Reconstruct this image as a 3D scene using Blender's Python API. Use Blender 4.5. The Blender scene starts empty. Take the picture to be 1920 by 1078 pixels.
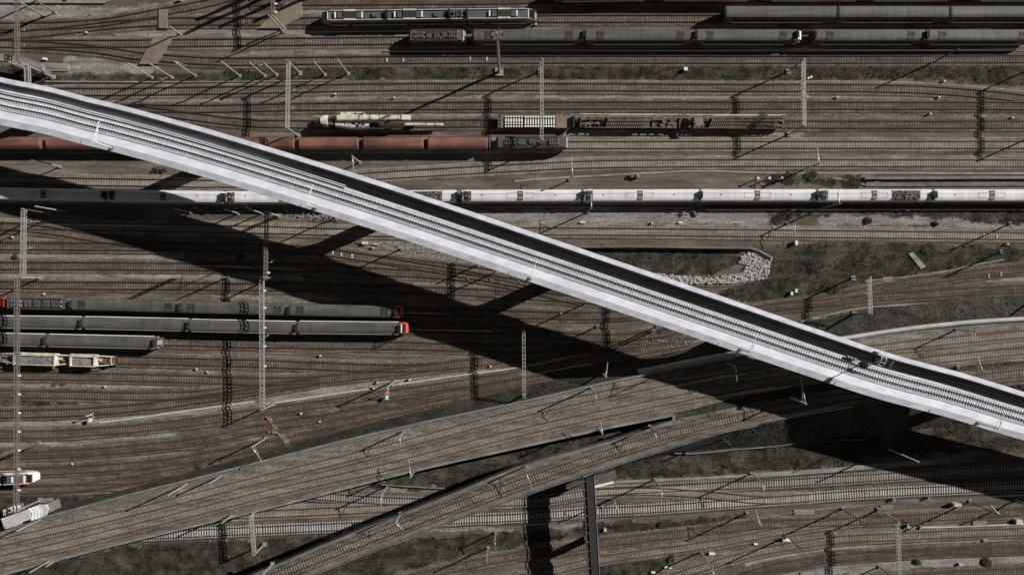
import bpy, math, random
import numpy as np
from mathutils import Vector, Matrix
random.seed(7); rng = np.random.default_rng(7)
# ------------------------------------------------------------------ camera, light, exposure
S = bpy.context.scene
H = 166.0; F = 1280.0
cam_d = bpy.data.cameras.new('camera'); cam = bpy.data.objects.new('camera', cam_d)
S.collection.objects.link(cam); S.camera = cam
cam_d.sensor_width = 36.0; cam_d.lens = 36.0*F/1920.0
cam_d.clip_start = 1.0; cam_d.clip_end = 6000.0
cam.location = (0, 0, H); cam.rotation_euler = (0, 0, 0)
SUN_EL = math.radians(30.9); SUN_AZ = math.radians(24.2)      # sun stands east-north-east
SHX, SHY, COT = -math.cos(SUN_AZ), -math.sin(SUN_AZ), 1/math.tan(SUN_EL)
W = bpy.data.worlds.new('World'); S.world = W; W.use_nodes = True
nt = W.node_tree; nt.nodes.clear()
sky = nt.nodes.new('ShaderNodeTexSky'); sky.sky_type = 'NISHITA'; sky.sun_disc = False
sky.altitude = 2500; sky.air_density = 0.6; sky.dust_density = 0.3; sky.sun_elevation = SUN_EL; sky.sun_rotation = math.radians(90)-SUN_AZ
hs = nt.nodes.new('ShaderNodeHueSaturation'); hs.inputs['Saturation'].default_value = 0.05; hs.inputs['Value'].default_value = 0.5
bg = nt.nodes.new('ShaderNodeBackground'); bg.inputs['Strength'].default_value = 0.05
wo = nt.nodes.new('ShaderNodeOutputWorld')
nt.links.new(sky.outputs[0], hs.inputs['Color']); nt.links.new(hs.outputs[0], bg.inputs['Color'])
nt.links.new(bg.outputs[0], wo.inputs['Surface'])
sd = bpy.data.lights.new('sun', 'SUN'); sun = bpy.data.objects.new('sun', sd); S.collection.objects.link(sun)
sd.energy = 5.0; sd.angle = math.radians(0.5); sd.color = (1.0, 0.965, 0.925)
dv = Vector((SHX*math.cos(SUN_EL), SHY*math.cos(SUN_EL), -math.sin(SUN_EL)))
sun.rotation_euler = dv.to_track_quat('-Z', 'Y').to_euler(); sun.location = (80, 40, 120)
S.view_settings.view_transform = 'Standard'; S.view_settings.look = 'None'
S.view_settings.exposure = 0.34; S.view_settings.gamma = 1.0

# ------------------------------------------------------------------ helpers
def P(px, py, z=0.0):
    k = (H-z)/F
    return Vector(((px-960.0)*k, (539.0-py)*k, z))
def mat(name, c1, c2=None, scale=2.0, rough=0.85, metal=0.0, fine=0.0, spec=0.3, stretch=None, streak=0.0):
    m = bpy.data.materials.new(name); m.use_nodes = True
    n = m.node_tree; b = n.nodes['Principled BSDF']
    b.inputs['Roughness'].default_value = rough; b.inputs['Metallic'].default_value = metal
    b.inputs['Specular IOR Level'].default_value = spec
    c2 = c2 or tuple(min(1, v*1.3) for v in c1)
    g = n.nodes.new('ShaderNodeNewGeometry')
    src = g.outputs['Position']
    if stretch:
        mp = n.nodes.new('ShaderNodeMapping'); mp.inputs['Scale'].default_value = stretch
        n.links.new(src, mp.inputs[0]); src = mp.outputs[0]
    nz = n.nodes.new('ShaderNodeTexNoise'); nz.inputs['Scale'].default_value = scale; nz.inputs['Detail'].default_value = 5
    n.links.new(src, nz.inputs['Vector'])
    r = n.nodes.new('ShaderNodeMapRange'); r.inputs[1].default_value = 0.33; r.inputs[2].default_value = 0.67
    n.links.new(nz.outputs[0], r.inputs[0])
    mx = n.nodes.new('ShaderNodeMix'); mx.data_type = 'RGBA'
    mx.inputs[6].default_value = (*c1, 1); mx.inputs[7].default_value = (*c2, 1)
    n.links.new(r.outputs[0], mx.inputs[0]); out = mx.outputs[2]
    if fine:
        v = n.nodes.new('ShaderNodeTexVoronoi'); v.inputs['Scale'].default_value = 3.4
        n.links.new(g.outputs['Position'], v.inputs['Vector'])
        sp = n.nodes.new('ShaderNodeSeparateColor'); n.links.new(v.outputs['Color'], sp.inputs[0])
        r2 = n.nodes.new('ShaderNodeMapRange'); r2.inputs[3].default_value = 1-fine; r2.inputs[4].default_value = 1+fine
        n.links.new(sp.outputs[0], r2.inputs[0])
        mu = n.nodes.new('ShaderNodeMix'); mu.data_type = 'RGBA'; mu.blend_type = 'MULTIPLY'; mu.inputs[0].default_value = 1
        n.links.new(out, mu.inputs[6]); n.links.new(r2.outputs[0], mu.inputs[7]); out = mu.outputs[2]
    if streak:
        mp2 = n.nodes.new('ShaderNodeMapping'); mp2.inputs['Scale'].default_value = (.10, .9, .5); n.links.new(g.outputs['Position'], mp2.inputs[0])
        n2 = n.nodes.new('ShaderNodeTexNoise'); n2.inputs['Scale'].default_value = 1.0; n2.inputs['Detail'].default_value = 6; n2.inputs['Distortion'].default_value = .4; n.links.new(mp2.outputs[0], n2.inputs['Vector'])
        r3 = n.nodes.new('ShaderNodeMapRange'); r3.inputs[1].default_value = .36; r3.inputs[2].default_value = .64; r3.inputs[3].default_value = 1-streak; r3.inputs[4].default_value = 1+streak*.8
        n.links.new(n2.outputs[0], r3.inputs[0])
        m3 = n.nodes.new('ShaderNodeMix'); m3.data_type = 'RGBA'; m3.blend_type = 'MULTIPLY'; m3.inputs[0].default_value = 1
        n.links.new(out, m3.inputs[6]); n.links.new(r3.outputs[0], m3.inputs[7]); out = m3.outputs[2]
    n.links.new(out, b.inputs['Base Color'])
    return m
class MB:
    def __init__(s): s.v = []; s.f = []
    def box(s, c, d, rz=0.0, bottom=True):
        x, y, z = d[0]/2, d[1]/2, d[2]/2; ca, sa = math.cos(rz), math.sin(rz); n = len(s.v)
        for dz in (-z, z):
            for dx, dy in ((-x, -y), (x, -y), (x, y), (-x, y)):
                s.v.append((c[0]+dx*ca-dy*sa, c[1]+dx*sa+dy*ca, c[2]+dz))
        s.f += [(n+4, n+5, n+6, n+7), (n, n+1, n+5, n+4), (n+1, n+2, n+6, n+5), (n+2, n+3, n+7, n+6), (n+3, n, n+4, n+7)]
        if bottom: s.f.append((n+3, n+2, n+1, n))
        return s
    def tube(s, p, q, r, n=6, r2=None):
        p, q = Vector(p), Vector(q); d = (q-p)
        if d.length < 1e-6: return s
        d.normalize(); u = d.orthogonal().normalized(); w = d.cross(u); k = len(s.v); r2 = r if r2 is None else r2
        for c, rr in ((p, r), (q, r2)):
            for i in range(n):
                a = 2*math.pi*i/n; s.v.append(tuple(c+u*(rr*math.cos(a))+w*(rr*math.sin(a))))
        for i in range(n):
            j = (i+1) % n; s.f.append((k+i, k+j, k+n+j, k+n+i))
        s.f.append(tuple(k+n-1-i for i in range(n))); s.f.append(tuple(k+n+i for i in range(n)))
        return s
    def loft(s, rings, closed=True, caps=True):
        k = len(s.v); n = len(rings[0])
        for r in rings: s.v += [tuple(p) for p in r]
        for a in range(len(rings)-1):
            for i in range(n if closed else n-1):
                j = (i+1) % n; s.f.append((k+a*n+i, k+a*n+j, k+(a+1)*n+j, k+(a+1)*n+i))
        if caps and closed:
            s.f.append(tuple(k+n-1-i for i in range(n))); s.f.append(tuple(k+(len(rings)-1)*n+i for i in range(n)))
        return s
    def build(s, name, m, parent=None, smooth=False):
        me = bpy.data.meshes.new(name); me.from_pydata(s.v, [], s.f); me.update()
        if m: me.materials.append(m)
        if smooth:
            for p in me.polygons: p.use_smooth = True
        o = bpy.data.objects.new(name, me); S.collection.objects.link(o)
        if parent: o.parent = parent
        return o
def tag(o, label=None, cat=None, group=None, kind=None):
    if label: o['label'] = label
    if cat: o['category'] = cat
    if group: o['group'] = group
    if kind: o['kind'] = kind
    return o
def empty(name, loc, rz=0.0, label=None, cat=None, group=None):
    o = bpy.data.objects.new(name, None); S.collection.objects.link(o)
    o.location = loc; o.rotation_euler = (0, 0, rz); o.empty_display_size = 0.5
    return tag(o, label, cat, group)
def copy_tree(o, parent=None):
    kids = list(o.children)
    c = o.copy(); S.collection.objects.link(c)
    if parent: c.parent = parent
    for ch in kids: copy_tree(ch, c)
    return c
def spline(pts, step=1.0):
    """smooth world polyline through points (Vector), sampled about every step metres"""
    p = [pts[0]*2-pts[1]]+pts+[pts[-1]*2-pts[-2]]; out = []
    for i in range(1, len(p)-2):
        a, b, c, d = p[i-1:i+3]; n = max(1, int((c-b).length/step))
        t0 = 0; t1 = t0+max(1e-3, (b-a).length)**.5; t2 = t1+max(1e-3, (c-b).length)**.5; t3 = t2+max(1e-3, (d-c).length)**.5
        for k in range(n):
            t = t1+(t2-t1)*k/n
            A1 = a*((t1-t)/(t1-t0))+b*((t-t0)/(t1-t0)); A2 = b*((t2-t)/(t2-t1))+c*((t-t1)/(t2-t1)); A3 = c*((t3-t)/(t3-t2))+d*((t-t2)/(t3-t2))
            B1 = A1*((t2-t)/(t2-t0))+A2*((t-t0)/(t2-t0)); B2 = A2*((t3-t)/(t3-t1))+A3*((t-t1)/(t3-t1))
            out.append(B1*((t2-t)/(t2-t1))+B2*((t-t1)/(t2-t1)))
    out.append(pts[-1]); return out
def frames(path):
    r = []
    for i, p in enumerate(path):
        t = (path[min(i+1, len(path)-1)]-path[max(i-1, 0)]); t.z = 0; t.normalize()
        r.append((p, t, Vector((-t.y, t.x, 0))))     # left normal
    return r
def sweep(mb, path, prof, closed=True, caps=True, rise=None):
    """prof: (left offset, height) pairs; rise(i) scales nothing by default"""
    rings = []
    for i, (p, t, nrm) in enumerate(frames(path)):
        pr = prof(i/(len(path)-1)) if callable(prof) else prof
        rings.append([p+nrm*a+Vector((0, 0, b)) for a, b in pr])
    return mb.loft(rings, closed, caps)
def pxs(pts, z=0.0):
    return [P(p[0], p[1], (z(p[0]) if callable(z) else z) if len(p) < 3 else p[2]) for p in pts]

# ------------------------------------------------------------------ materials
M = {}
M['ball_brown'] = mat('ballast_brown', (.094, .075, .059), (.148, .124, .101), .35, 1, fine=.42, streak=0.3)
M['ball_grey'] = mat('ballast_grey', (.128, .109, .089), (.180, .158, .132), .3, 1, fine=.38, streak=0.28)
M['ball_rust'] = mat('ballast_rust', (.072, .056, .045), (.120, .098, .080), .4, 1, fine=.42, streak=0.34)
M['ball_dark'] = mat('ballast_dark', (.062, .054, .047), (.095, .085, .075), .4, 1, fine=.4, streak=0.25)
M['sl_wood'] = mat('sleeper_wood', (.044, .036, .029), (.082, .068, .056), .9, .9, streak=0.3)
M['sl_pale'] = mat('sleeper_pale', (.205, .186, .163), (.28, .256, .228), .6, .9, streak=0.22)
M['sl_white'] = mat('sleeper_white', (.42, .405, .385), (.56, .545, .525), .25, .85, streak=0.12)
M['sl_white2'] = mat('sleeper_pale_new', (.27, .255, .235), (.37, .35, .33), .3, .85)
M['sl_dusty'] = mat('sleeper_dusty', (.18, .160, .137), (.25, .226, .196), .8, .9, streak=0.28)
M['rail'] = mat('rail_rust', (.030, .022, .018), (.055, .038, .028), .4, .7, .2)
M['rail_red'] = mat('rail_red_rust', (.052, .032, .023), (.078, .047, .033), .4, .7, .1)
M['deck'] = mat('deck_concrete', (.56, .568, .62), (.68, .69, .745), .35, .75, fine=.04, streak=0.07)
M['deck2'] = mat('deck_concrete_weathered', (.43, .436, .48), (.57, .577, .63), .45, .85, fine=.08, streak=0.1)
M['deck_floor'] = mat('track_slab_grey', (.36, .362, .385), (.47, .475, .505), .8, .85, fine=.12, streak=0.08)
M['deck_shade'] = mat('painted_trough_shade', (.34, .32, .295), (.54, .51, .475), .5, .95, fine=.25, stretch=(.35, 1, 1), streak=0.25)  # shade of the barrier wall put into the floor colour
M['conc'] = mat('concrete', (.165, .155, .142), (.245, .232, .214), .5, .9, fine=.12, streak=0.2)
M['conc_dark'] = mat('concrete_dark', (.10, .094, .086), (.16, .15, .138), .6, .9, fine=.15, streak=0.2)
M['conc_pale'] = mat('concrete_pale', (.36, .355, .35), (.48, .475, .47), .5, .85, fine=.08)
M['galv'] = mat('galvanised_steel', (.27, .26, .25), (.38, .37, .355), .8, .55, .25)
M['galv_d'] = mat('steel_dull', (.115, .10, .09), (.20, .175, .155), 1.2, .7, .2)
M['black'] = mat('black_metal', (.018, .017, .016), (.035, .033, .03), 2, .7)
M['rubber'] = mat('rubber_bellows', (.014, .014, .014), (.03, .03, .03), 6, .9)
M['glass'] = mat('dark_window', (.012, .013, .015), (.022, .023, .026), 2, .15, spec=.6)
M['roof_grey'] = mat('coach_roof_grey', (.066, .064, .060), (.095, .092, .086), .35, .65, stretch=(2.6, .4, .4), streak=0.22)
M['roof_dark'] = mat('coach_roof_dark', (.062, .060, .056), (.088, .085, .079), .5, .7, stretch=(2.6, .4, .4), streak=0.2)
M['side_grey'] = mat('coach_side_grey', (.16, .16, .158), (.22, .22, .216), .4, .4, streak=0.15)
M['side_white'] = mat('coach_side_white', (.55, .55, .56), (.66, .66, .67), .5, .4)
M['white_roof'] = mat('white_roof', (.52, .52, .535), (.63, .63, .645), .25, .5, stretch=(3.2, .3, .3), streak=0.1)
M['white_paint'] = mat('white_paint', (.72, .72, .71), (.8, .8, .79), 1, .5)
M['red'] = mat('red_paint', (.33, .040, .026), (.43, .055, .036), 1, .45)
M['red_bright'] = mat('red_bright', (.50, .060, .036), (.60, .080, .048), 1, .4)
M['red_dark'] = mat('red_dark', (.13, .020, .016), (.18, .028, .022), 1, .5)
M['wagon_red'] = mat('wagon_oxide_red', (.090, .048, .038), (.20, .088, .070), .22, .75, stretch=(1, .5, .5), streak=0.2)
M['cream'] = mat('cream_paint', (.40, .34, .28), (.66, .61, .545), .7, .5)
M['rustbrown'] = mat('rusty_frame', (.085, .055, .038), (.17, .112, .078), 1.3, .8)
M['plank'] = mat('crossing_timber', (.145, .116, .088), (.20, .165, .130), .7, .9)
M['gravelload'] = mat('gravel_load', (.12, .117, .112), (.2, .196, .19), 2.5, 1, fine=.45)
M['grass'] = mat('grass_blades', (.018, .018, .014), (.048, .044, .033), .35, 1, fine=.5)
M['leaf'] = mat('bush_leaf', (.018, .020, .014), (.05, .05, .036), 1.1, 1)
M['stone'] = mat('pale_stone', (.22, .215, .205), (.46, .45, .43), 1.4, .9)
M['yellow'] = mat('faded_cap', (.55, .42, .33), (.62, .5, .4), 1, .6)
M['insul'] = mat('insulator_white', (.6, .6, .6), (.75, .75, .75), 3, .3)
M['plate'] = mat('oxide_plate', (.07, .04, .03), (.12, .07, .05), 3, .8)
M['wire'] = mat('copper_wire', (.10, .085, .07), (.14, .12, .10), 1, .5, .6)
# ------------------------------------------------------------------ ground: one sheet, soil masks painted per vertex
GRASS = [
 [(440,132),(620,125),(1000,124),(1920,122),(2050,122),(2050,175),(1920,163),(1800,152),(1640,146),(1500,153),(640,153),(130,152),(110,142),(300,141)],
 [(-60,118),(60,126),(130,150),(90,175),(-60,150)],
 [(1600,397),(1700,396),(1920,396),(2050,398),(2050,424),(1880,420),(1760,408),(1640,404)],
 [(1425,400),(1560,398),(1560,404),(1440,408)],
 [(1425,462),(1560,452),(1920,464),(2050,468),(2050,480),(1920,488),(1760,508),(1620,532),(1520,556),(1440,566),(1330,560),(1400,520),(1440,490)],
 [(1060,466),(1405,470),(1385,492),(1340,515),(1250,518),(1130,512)],
 [(1470,622),(1530,597),(1640,582),(1780,573),(2050,566),(2050,590),(1920,598),(1780,609),(1600,632),(1500,650)],
 [(690,912),(770,880),(980,836),(1240,783),(1262,790),(1130,830),(1000,868),(850,916),(780,918)],
 [(-60,925),(150,922),(300,905),(420,880),(300,935),(100,975),(-60,985)],
 [(-60,1078),(300,1014),(470,1012),(620,1003),(560,1040),(430,1100),(-60,1110)],
 [(560,1090),(640,1048),(760,1012),(930,998),(1090,990),(1060,1008),(980,1022),(850,1044),(740,1076),(700,1100)],
 [(1080,900),(1170,846),(1300,846),(1480,838),(1560,838),(1640,868),(1480,880),(1300,891),(1170,900)],
 [(1262,838),(1330,806),(1440,792),(1560,765),(1920,720),(2050,700),(2050,850),(1920,845),(1760,850),(1500,862),(1270,848)],
 [(1115,1050),(1180,1040),(1260,1046),(1230,1090),(1110,1090)],
 [(850,775),(990,715),(1080,703),(1230,664),(1300,655),(1320,668),(1215,690),(1080,716),(950,755),(830,795)],
 [(-10,748),(60,745),(150,752),(140,762),(60,764),(-10,760)],
 [(90,715),(160,717),(160,725),(95,727)],
 [(1440,330),(1560,334),(1620,345),(1480,346)],
 [(820,470),(960,492),(1060,520),(1010,510),(900,488)],
 [(1080,980),(1300,975),(1400,962),(1420,975),(1250,996),(1080,1004)],
]
PATHS = [ # polyline, width px, strength
 ([(0,22),(200,30),(330,18),(420,-10)],26,1),([(225,59),(560,58)],18,1),([(128,122),(285,124)],26,1),([(480,96),(720,92)],22,1),
 ([(540,22),(1000,22)],12,.9),([(0,186),(220,192)],8,.8),([(240,190),(1500,183),(1900,183)],9,.85),([(560,214),(930,213)],9,.8),([(1040,213),(1900,217)],7,.5),([(1060,252),(1500,252)],9,.7),
 ([(20,322),(440,325)],8,.3),([(-20,478),(340,480)],14,1),([(-20,517),(400,524),(560,522)],14,1),([(400,556),(620,560)],8,.7),
 ([(760,404),(1100,406),(1430,409)],26,.8),([(1540,412),(1720,414),(1930,424)],14,1),([(540,400),(740,404),(1100,500)],24,.45),([(690,452),(1060,520),(1200,560)],22,.55),
 ([(-20,690),(220,692),(420,700)],7,.6),([(-20,722),(300,724),(440,722)],12,.9),([(-20,756),(260,755)],14,.8),([(-20,795),(160,791),(330,779),(470,758)],22,.9),([(-20,830),(150,828),(330,810)],14,.9),
 ([(-20,867),(180,862),(330,843),(480,820)],11,1),([(500,752),(700,716),(940,682)],13,1),([(510,782),(600,768)],8,.8),([(560,698),(600,697)],5,.5),
 ([(1120,1020),(1200,1006)],8,.6),([(1060,1066),(1110,1046),(1155,1034),(1230,1020)],10,.9),([(1330,1046),(1500,1012)],9,.8),([(1400,1052),(1560,1030),(1740,1018),(1930,1010)],12,1),
 ([(1470,1075),(1600,1064),(1760,1052),(1930,1046)],18,.9),([(1500,508),(1570,500),(1660,492)],10,.4),([(1540,485),(1660,487)],8,.8),([(1480,515),(1560,520)],6,.7),
 ([(1850,530),(1920,522),(2000,515)],7,.9),([(1480,325),(1640,326)],6,.6),([(820,952),(960,962)],6,.5),([(700,915),(760,917),(900,905)],14,.8),([(380,1018),(480,1013)],6,.8),([(800,995),(900,988),(980,1000)],8,.7),
 ([(1050,985),(1190,980)],8,.7),([(690,1035),(700,1040)],12,.3),([(300,895),(420,868),(540,836),(700,805),(900,755),(1000,725)],10,.7),([(620,1078),(700,1052)],14,.4),([(850,860),(1050,808)],5,.5),
]
def pip(X, Y, poly):
    ins = np.zeros(X.shape, bool); n = len(poly)
    for i in range(n):
        x1, y1 = poly[i]; x2, y2 = poly[(i+1) % n]
        if y1 == y2: continue
        c = ((y1 > Y) != (y2 > Y)) & (X < (x2-x1)*(Y-y1)/(y2-y1)+x1); ins ^= c
    return ins
def dseg(X, Y, pts):
    d = np.full(X.shape, 1e9)
    for (x1, y1), (x2, y2) in zip(pts, pts[1:]):
        dx, dy = x2-x1, y2-y1; L = dx*dx+dy*dy
        t = np.clip(((X-x1)*dx+(Y-y1)*dy)/L, 0, 1)
        d = np.minimum(d, np.hypot(X-x1-t*dx, Y-y1-t*dy))
    return d
def w2(pts): return [(P(*p[:2]).x, P(*p[:2]).y) for p in pts]
def grass_at(X, Y):
    g = np.zeros(X.shape)
    for poly in GRASS: g = np.maximum(g, pip(X, Y, w2(poly)).astype(float))
    return g
def make_ground():
    st = 0.75
    xs = np.concatenate([[-3000, -1200, -500, -250, -170], np.arange(-140, 140.1, st), [170, 250, 500, 1200, 3000]])
    ys = np.concatenate([[-3000, -1200, -500, -250, -130], np.arange(-86, 86.1, st), [130, 250, 500, 1200, 3000]])
    X, Y = np.meshgrid(xs, ys); ny, nx = X.shape
    # warp the lookup so that edges of soils wander
    wx = 1.1*np.sin(Y*0.9+np.sin(X*.37)*2)+.7*np.sin(X*1.3+Y*.5); wy = .8*np.sin(X*0.7+np.cos(Y*.6)*2)+.45*np.sin(X*1.9-Y*1.1)
    G = grass_at(X+wx*.5, Y+wy*.6)
    for _ in range(2):
        Gp = np.pad(G, 1, 'edge'); G = (Gp[1:-1, 1:-1]*2+Gp[:-2, 1:-1]+Gp[2:, 1:-1]+Gp[1:-1, :-2]+Gp[1:-1, 2:])/6
    T = np.zeros(X.shape)
    for pts, w, k in PATHS:
        hw = w*H/F/2; d = dseg(X+wx*.25, Y+wy*.3, w2(pts)); T = np.maximum(T, k*np.clip((hw+.7-d)/1.0, 0, 1))
    Z = G*(.12+.10*np.sin(X*1.7+Y*.8)*np.sin(Y*2.1-X*.6))+rng.normal(0, .015, X.shape)
    far = (np.abs(X) > 145) | (np.abs(Y) > 90); Z[far] = 0
    me = bpy.data.meshes.new('ground')
    idx = np.arange(nx*ny).reshape(ny, nx)
    q = np.stack([idx[:-1, :-1], idx[:-1, 1:], idx[1:, 1:], idx[1:, :-1]], -1).reshape(-1, 4)
    me.vertices.add(nx*ny); me.vertices.foreach_set('co', np.stack([X, Y, Z], -1).ravel().astype(np.float32))
    me.loops.add(q.size); me.loops.foreach_set('vertex_index', q.ravel().astype(np.int32))
    me.polygons.add(len(q)); me.polygons.foreach_set('loop_start', np.arange(0, q.size, 4, dtype=np.int32))
    me.update(calc_edges=True); me.validate()
    a = me.attributes.new('soil', 'FLOAT_COLOR', 'POINT')
    a.data.foreach_set('color', np.stack([G, T, T*0, T*0+1], -1).ravel().astype(np.float32))
    m = bpy.data.materials.new('yard_ground'); m.use_nodes = True; n = m.node_tree; b = n.nodes['Principled BSDF']
    b.inputs['Roughness'].default_value = 1; b.inputs['Specular IOR Level'].default_value = .1
    N = n.nodes.new; L = n.links.new
    at = N('ShaderNodeAttribute'); at.attribute_name = 'soil'; sp = N('ShaderNodeSeparateColor'); L(at.outputs['Color'], sp.inputs[0])
    g = N('ShaderNodeNewGeometry')
    def noise(sc, det=5, st=None):
        z = N('ShaderNodeTexNoise'); z.inputs['Scale'].default_value = sc; z.inputs['Detail'].default_value = det
        if st:
            mp = N('ShaderNodeMapping'); mp.inputs['Scale'].default_value = st; L(g.outputs['Position'], mp.inputs[0]); L(mp.outputs[0], z.inputs['Vector'])
        else: L(g.outputs['Position'], z.inputs['Vector'])
        return z.outputs[0]
    def mixc(f, a, c, mode='MIX'):
        x = N('ShaderNodeMix'); x.data_type = 'RGBA'; x.blend_type = mode
        for i, v in ((0, f), (6, a), (7, c)):
            if isinstance(v, (int, float)): x.inputs[i].default_value = v
            elif isinstance(v, tuple): x.inputs[i].default_value = (*v, 1)
            else: L(v, x.inputs[i])
        return x.outputs[2]
    def rng_(v, a, c, lo=0., hi=1.):
        r = N('ShaderNodeMapRange'); L(v, r.inputs[0]); r.inputs[1].default_value = a; r.inputs[2].default_value = c
        r.inputs[3].default_value = lo; r.inputs[4].default_value = hi; return r.outputs[0]
    def math_(op, a, c):
        x = N('ShaderNodeMath'); x.operation = op
        for i, v in ((0, a), (1, c)):
            if isinstance(v, (int, float)): x.inputs[i].default_value = v
            else: L(v, x.inputs[i])
        return x.outputs[0]
    n1 = rng_(noise(.22, 4, (.35, 1, 1)), .35, .65); n2 = noise(1.6, 6)
    soil = mixc(n1, (.086, .072, .058), (.148, .128, .107))
    soil = mixc(rng_(noise(.09, 3, (.5, 1, 1)), .45, .62, 0, .6), soil, (.078, .070, .058))
    path = mixc(rng_(n2, .35, .65), (.172, .162, .149), (.245, .233, .217))
    path = mixc(rng_(noise(.5, 4, (.3, 1, 1)), .5, .7, 0, .75), path, (.085, .078, .068))
    gr = mixc(rng_(noise(.45, 6), .35, .65), (.018, .017, .014), (.056, .048, .037))
    gr = mixc(rng_(noise(.16, 4), .5, .62, 0, .8), gr, (.078, .069, .055)); gr = mixc(rng_(noise(.3, 3), .58, .68, 0, .8), gr, (.022, .022, .018))
    tm = rng_(math_('ADD', sp.outputs[1], math_('MULTIPLY', math_('SUBTRACT', n2, .5), 1.3)), .35, .62)
    gm = rng_(math_('ADD', sp.outputs[0], math_('MULTIPLY', math_('SUBTRACT', noise(.8, 6), .5), 1.9)), .32, .62)
    c = mixc(tm, soil, path); c = mixc(gm, c, gr)
    v = N('ShaderNodeTexVoronoi'); v.inputs['Scale'].default_value = 3.6; L(g.outputs['Position'], v.inputs['Vector'])
    s2 = N('ShaderNodeSeparateColor'); L(v.outputs['Color'], s2.inputs[0])
    c = mixc(1.0, c, rng_(s2.outputs[0], 0, 1, .8, 1.2), 'MULTIPLY')
    c = mixc(1.0, c, rng_(noise(1.0, 6, (.10, .9, .5)), .36, .64, .76, 1.2), 'MULTIPLY')
    # dark weed tufts scattered over open soil
    c = mixc(rng_(noise(.9, 2), .68, .72, 0, .8), c, (.035, .033, .026))
    L(c, b.inputs['Base Color'])
    me.materials.append(m)
    o = bpy.data.objects.new('ground', me); S.collection.objects.link(o); tag(o, kind='structure'); return o
make_ground()
def make_grass():
    n = 60000; X = rng.uniform(-132, 132, n*3); Y = rng.uniform(-80, 72, n*3)
    X2 = X+1.1*np.sin(Y*.9)*.5; g = grass_at(X2, Y); k = 0.5+.5*np.sin(X*.35+np.sin(Y*.5)*2)*np.sin(Y*.45+X*.1)
    keep = (g > .5) & (rng.random(n*3) < .35+.65*k); X, Y = X[keep][:n], Y[keep][:n]; n = len(X)
    V = np.zeros((n, 4, 3), np.float32); a = rng.uniform(0, 6.28, n); s = rng.uniform(.07, .22, n); h = rng.uniform(.05, .26, n)*(.6+.8*k[keep][:n])
    dx, dy = np.cos(a)*s, np.sin(a)*s; lx, ly = -dy*rng.uniform(.2, 1, n), dx*rng.uniform(.2, 1, n)
    for i, (u, w, z) in enumerate(((-1, 0, .05), (1, 0, .05), (.5, 1, 1), (-.5, 1, 1))):
        V[:, i, 0] = X+dx*u+lx*w; V[:, i, 1] = Y+dy*u+ly*w; V[:, i, 2] = .1+h*z
    me = bpy.data.meshes.new('grass'); me.from_pydata(V.reshape(-1, 3).tolist(), [], np.arange(n*4).reshape(-1, 4).tolist()); me.materials.append(M['grass'])
    o = bpy.data.objects.new('grass', me); S.collection.objects.link(o)
    tag(o, 'dark dry grass tufts between the tracks and on the banks', 'grass', kind='stuff')
GRASS_QUADS = []
make_grass()

# ------------------------------------------------------------------ heights of the two road-like rail viaducts
def zmid(px): return float(np.interp(px, [-80, 0, 600, 1100, 1300, 2050], [1.6, 2.0, 4.6, 6.6, 7.0, 7.0]))
def zlow(px): return float(np.interp(px, [420, 900, 1262, 1300, 2050], [9.0, 8.4, 7.0, 7.0, 7.0]))

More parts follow.
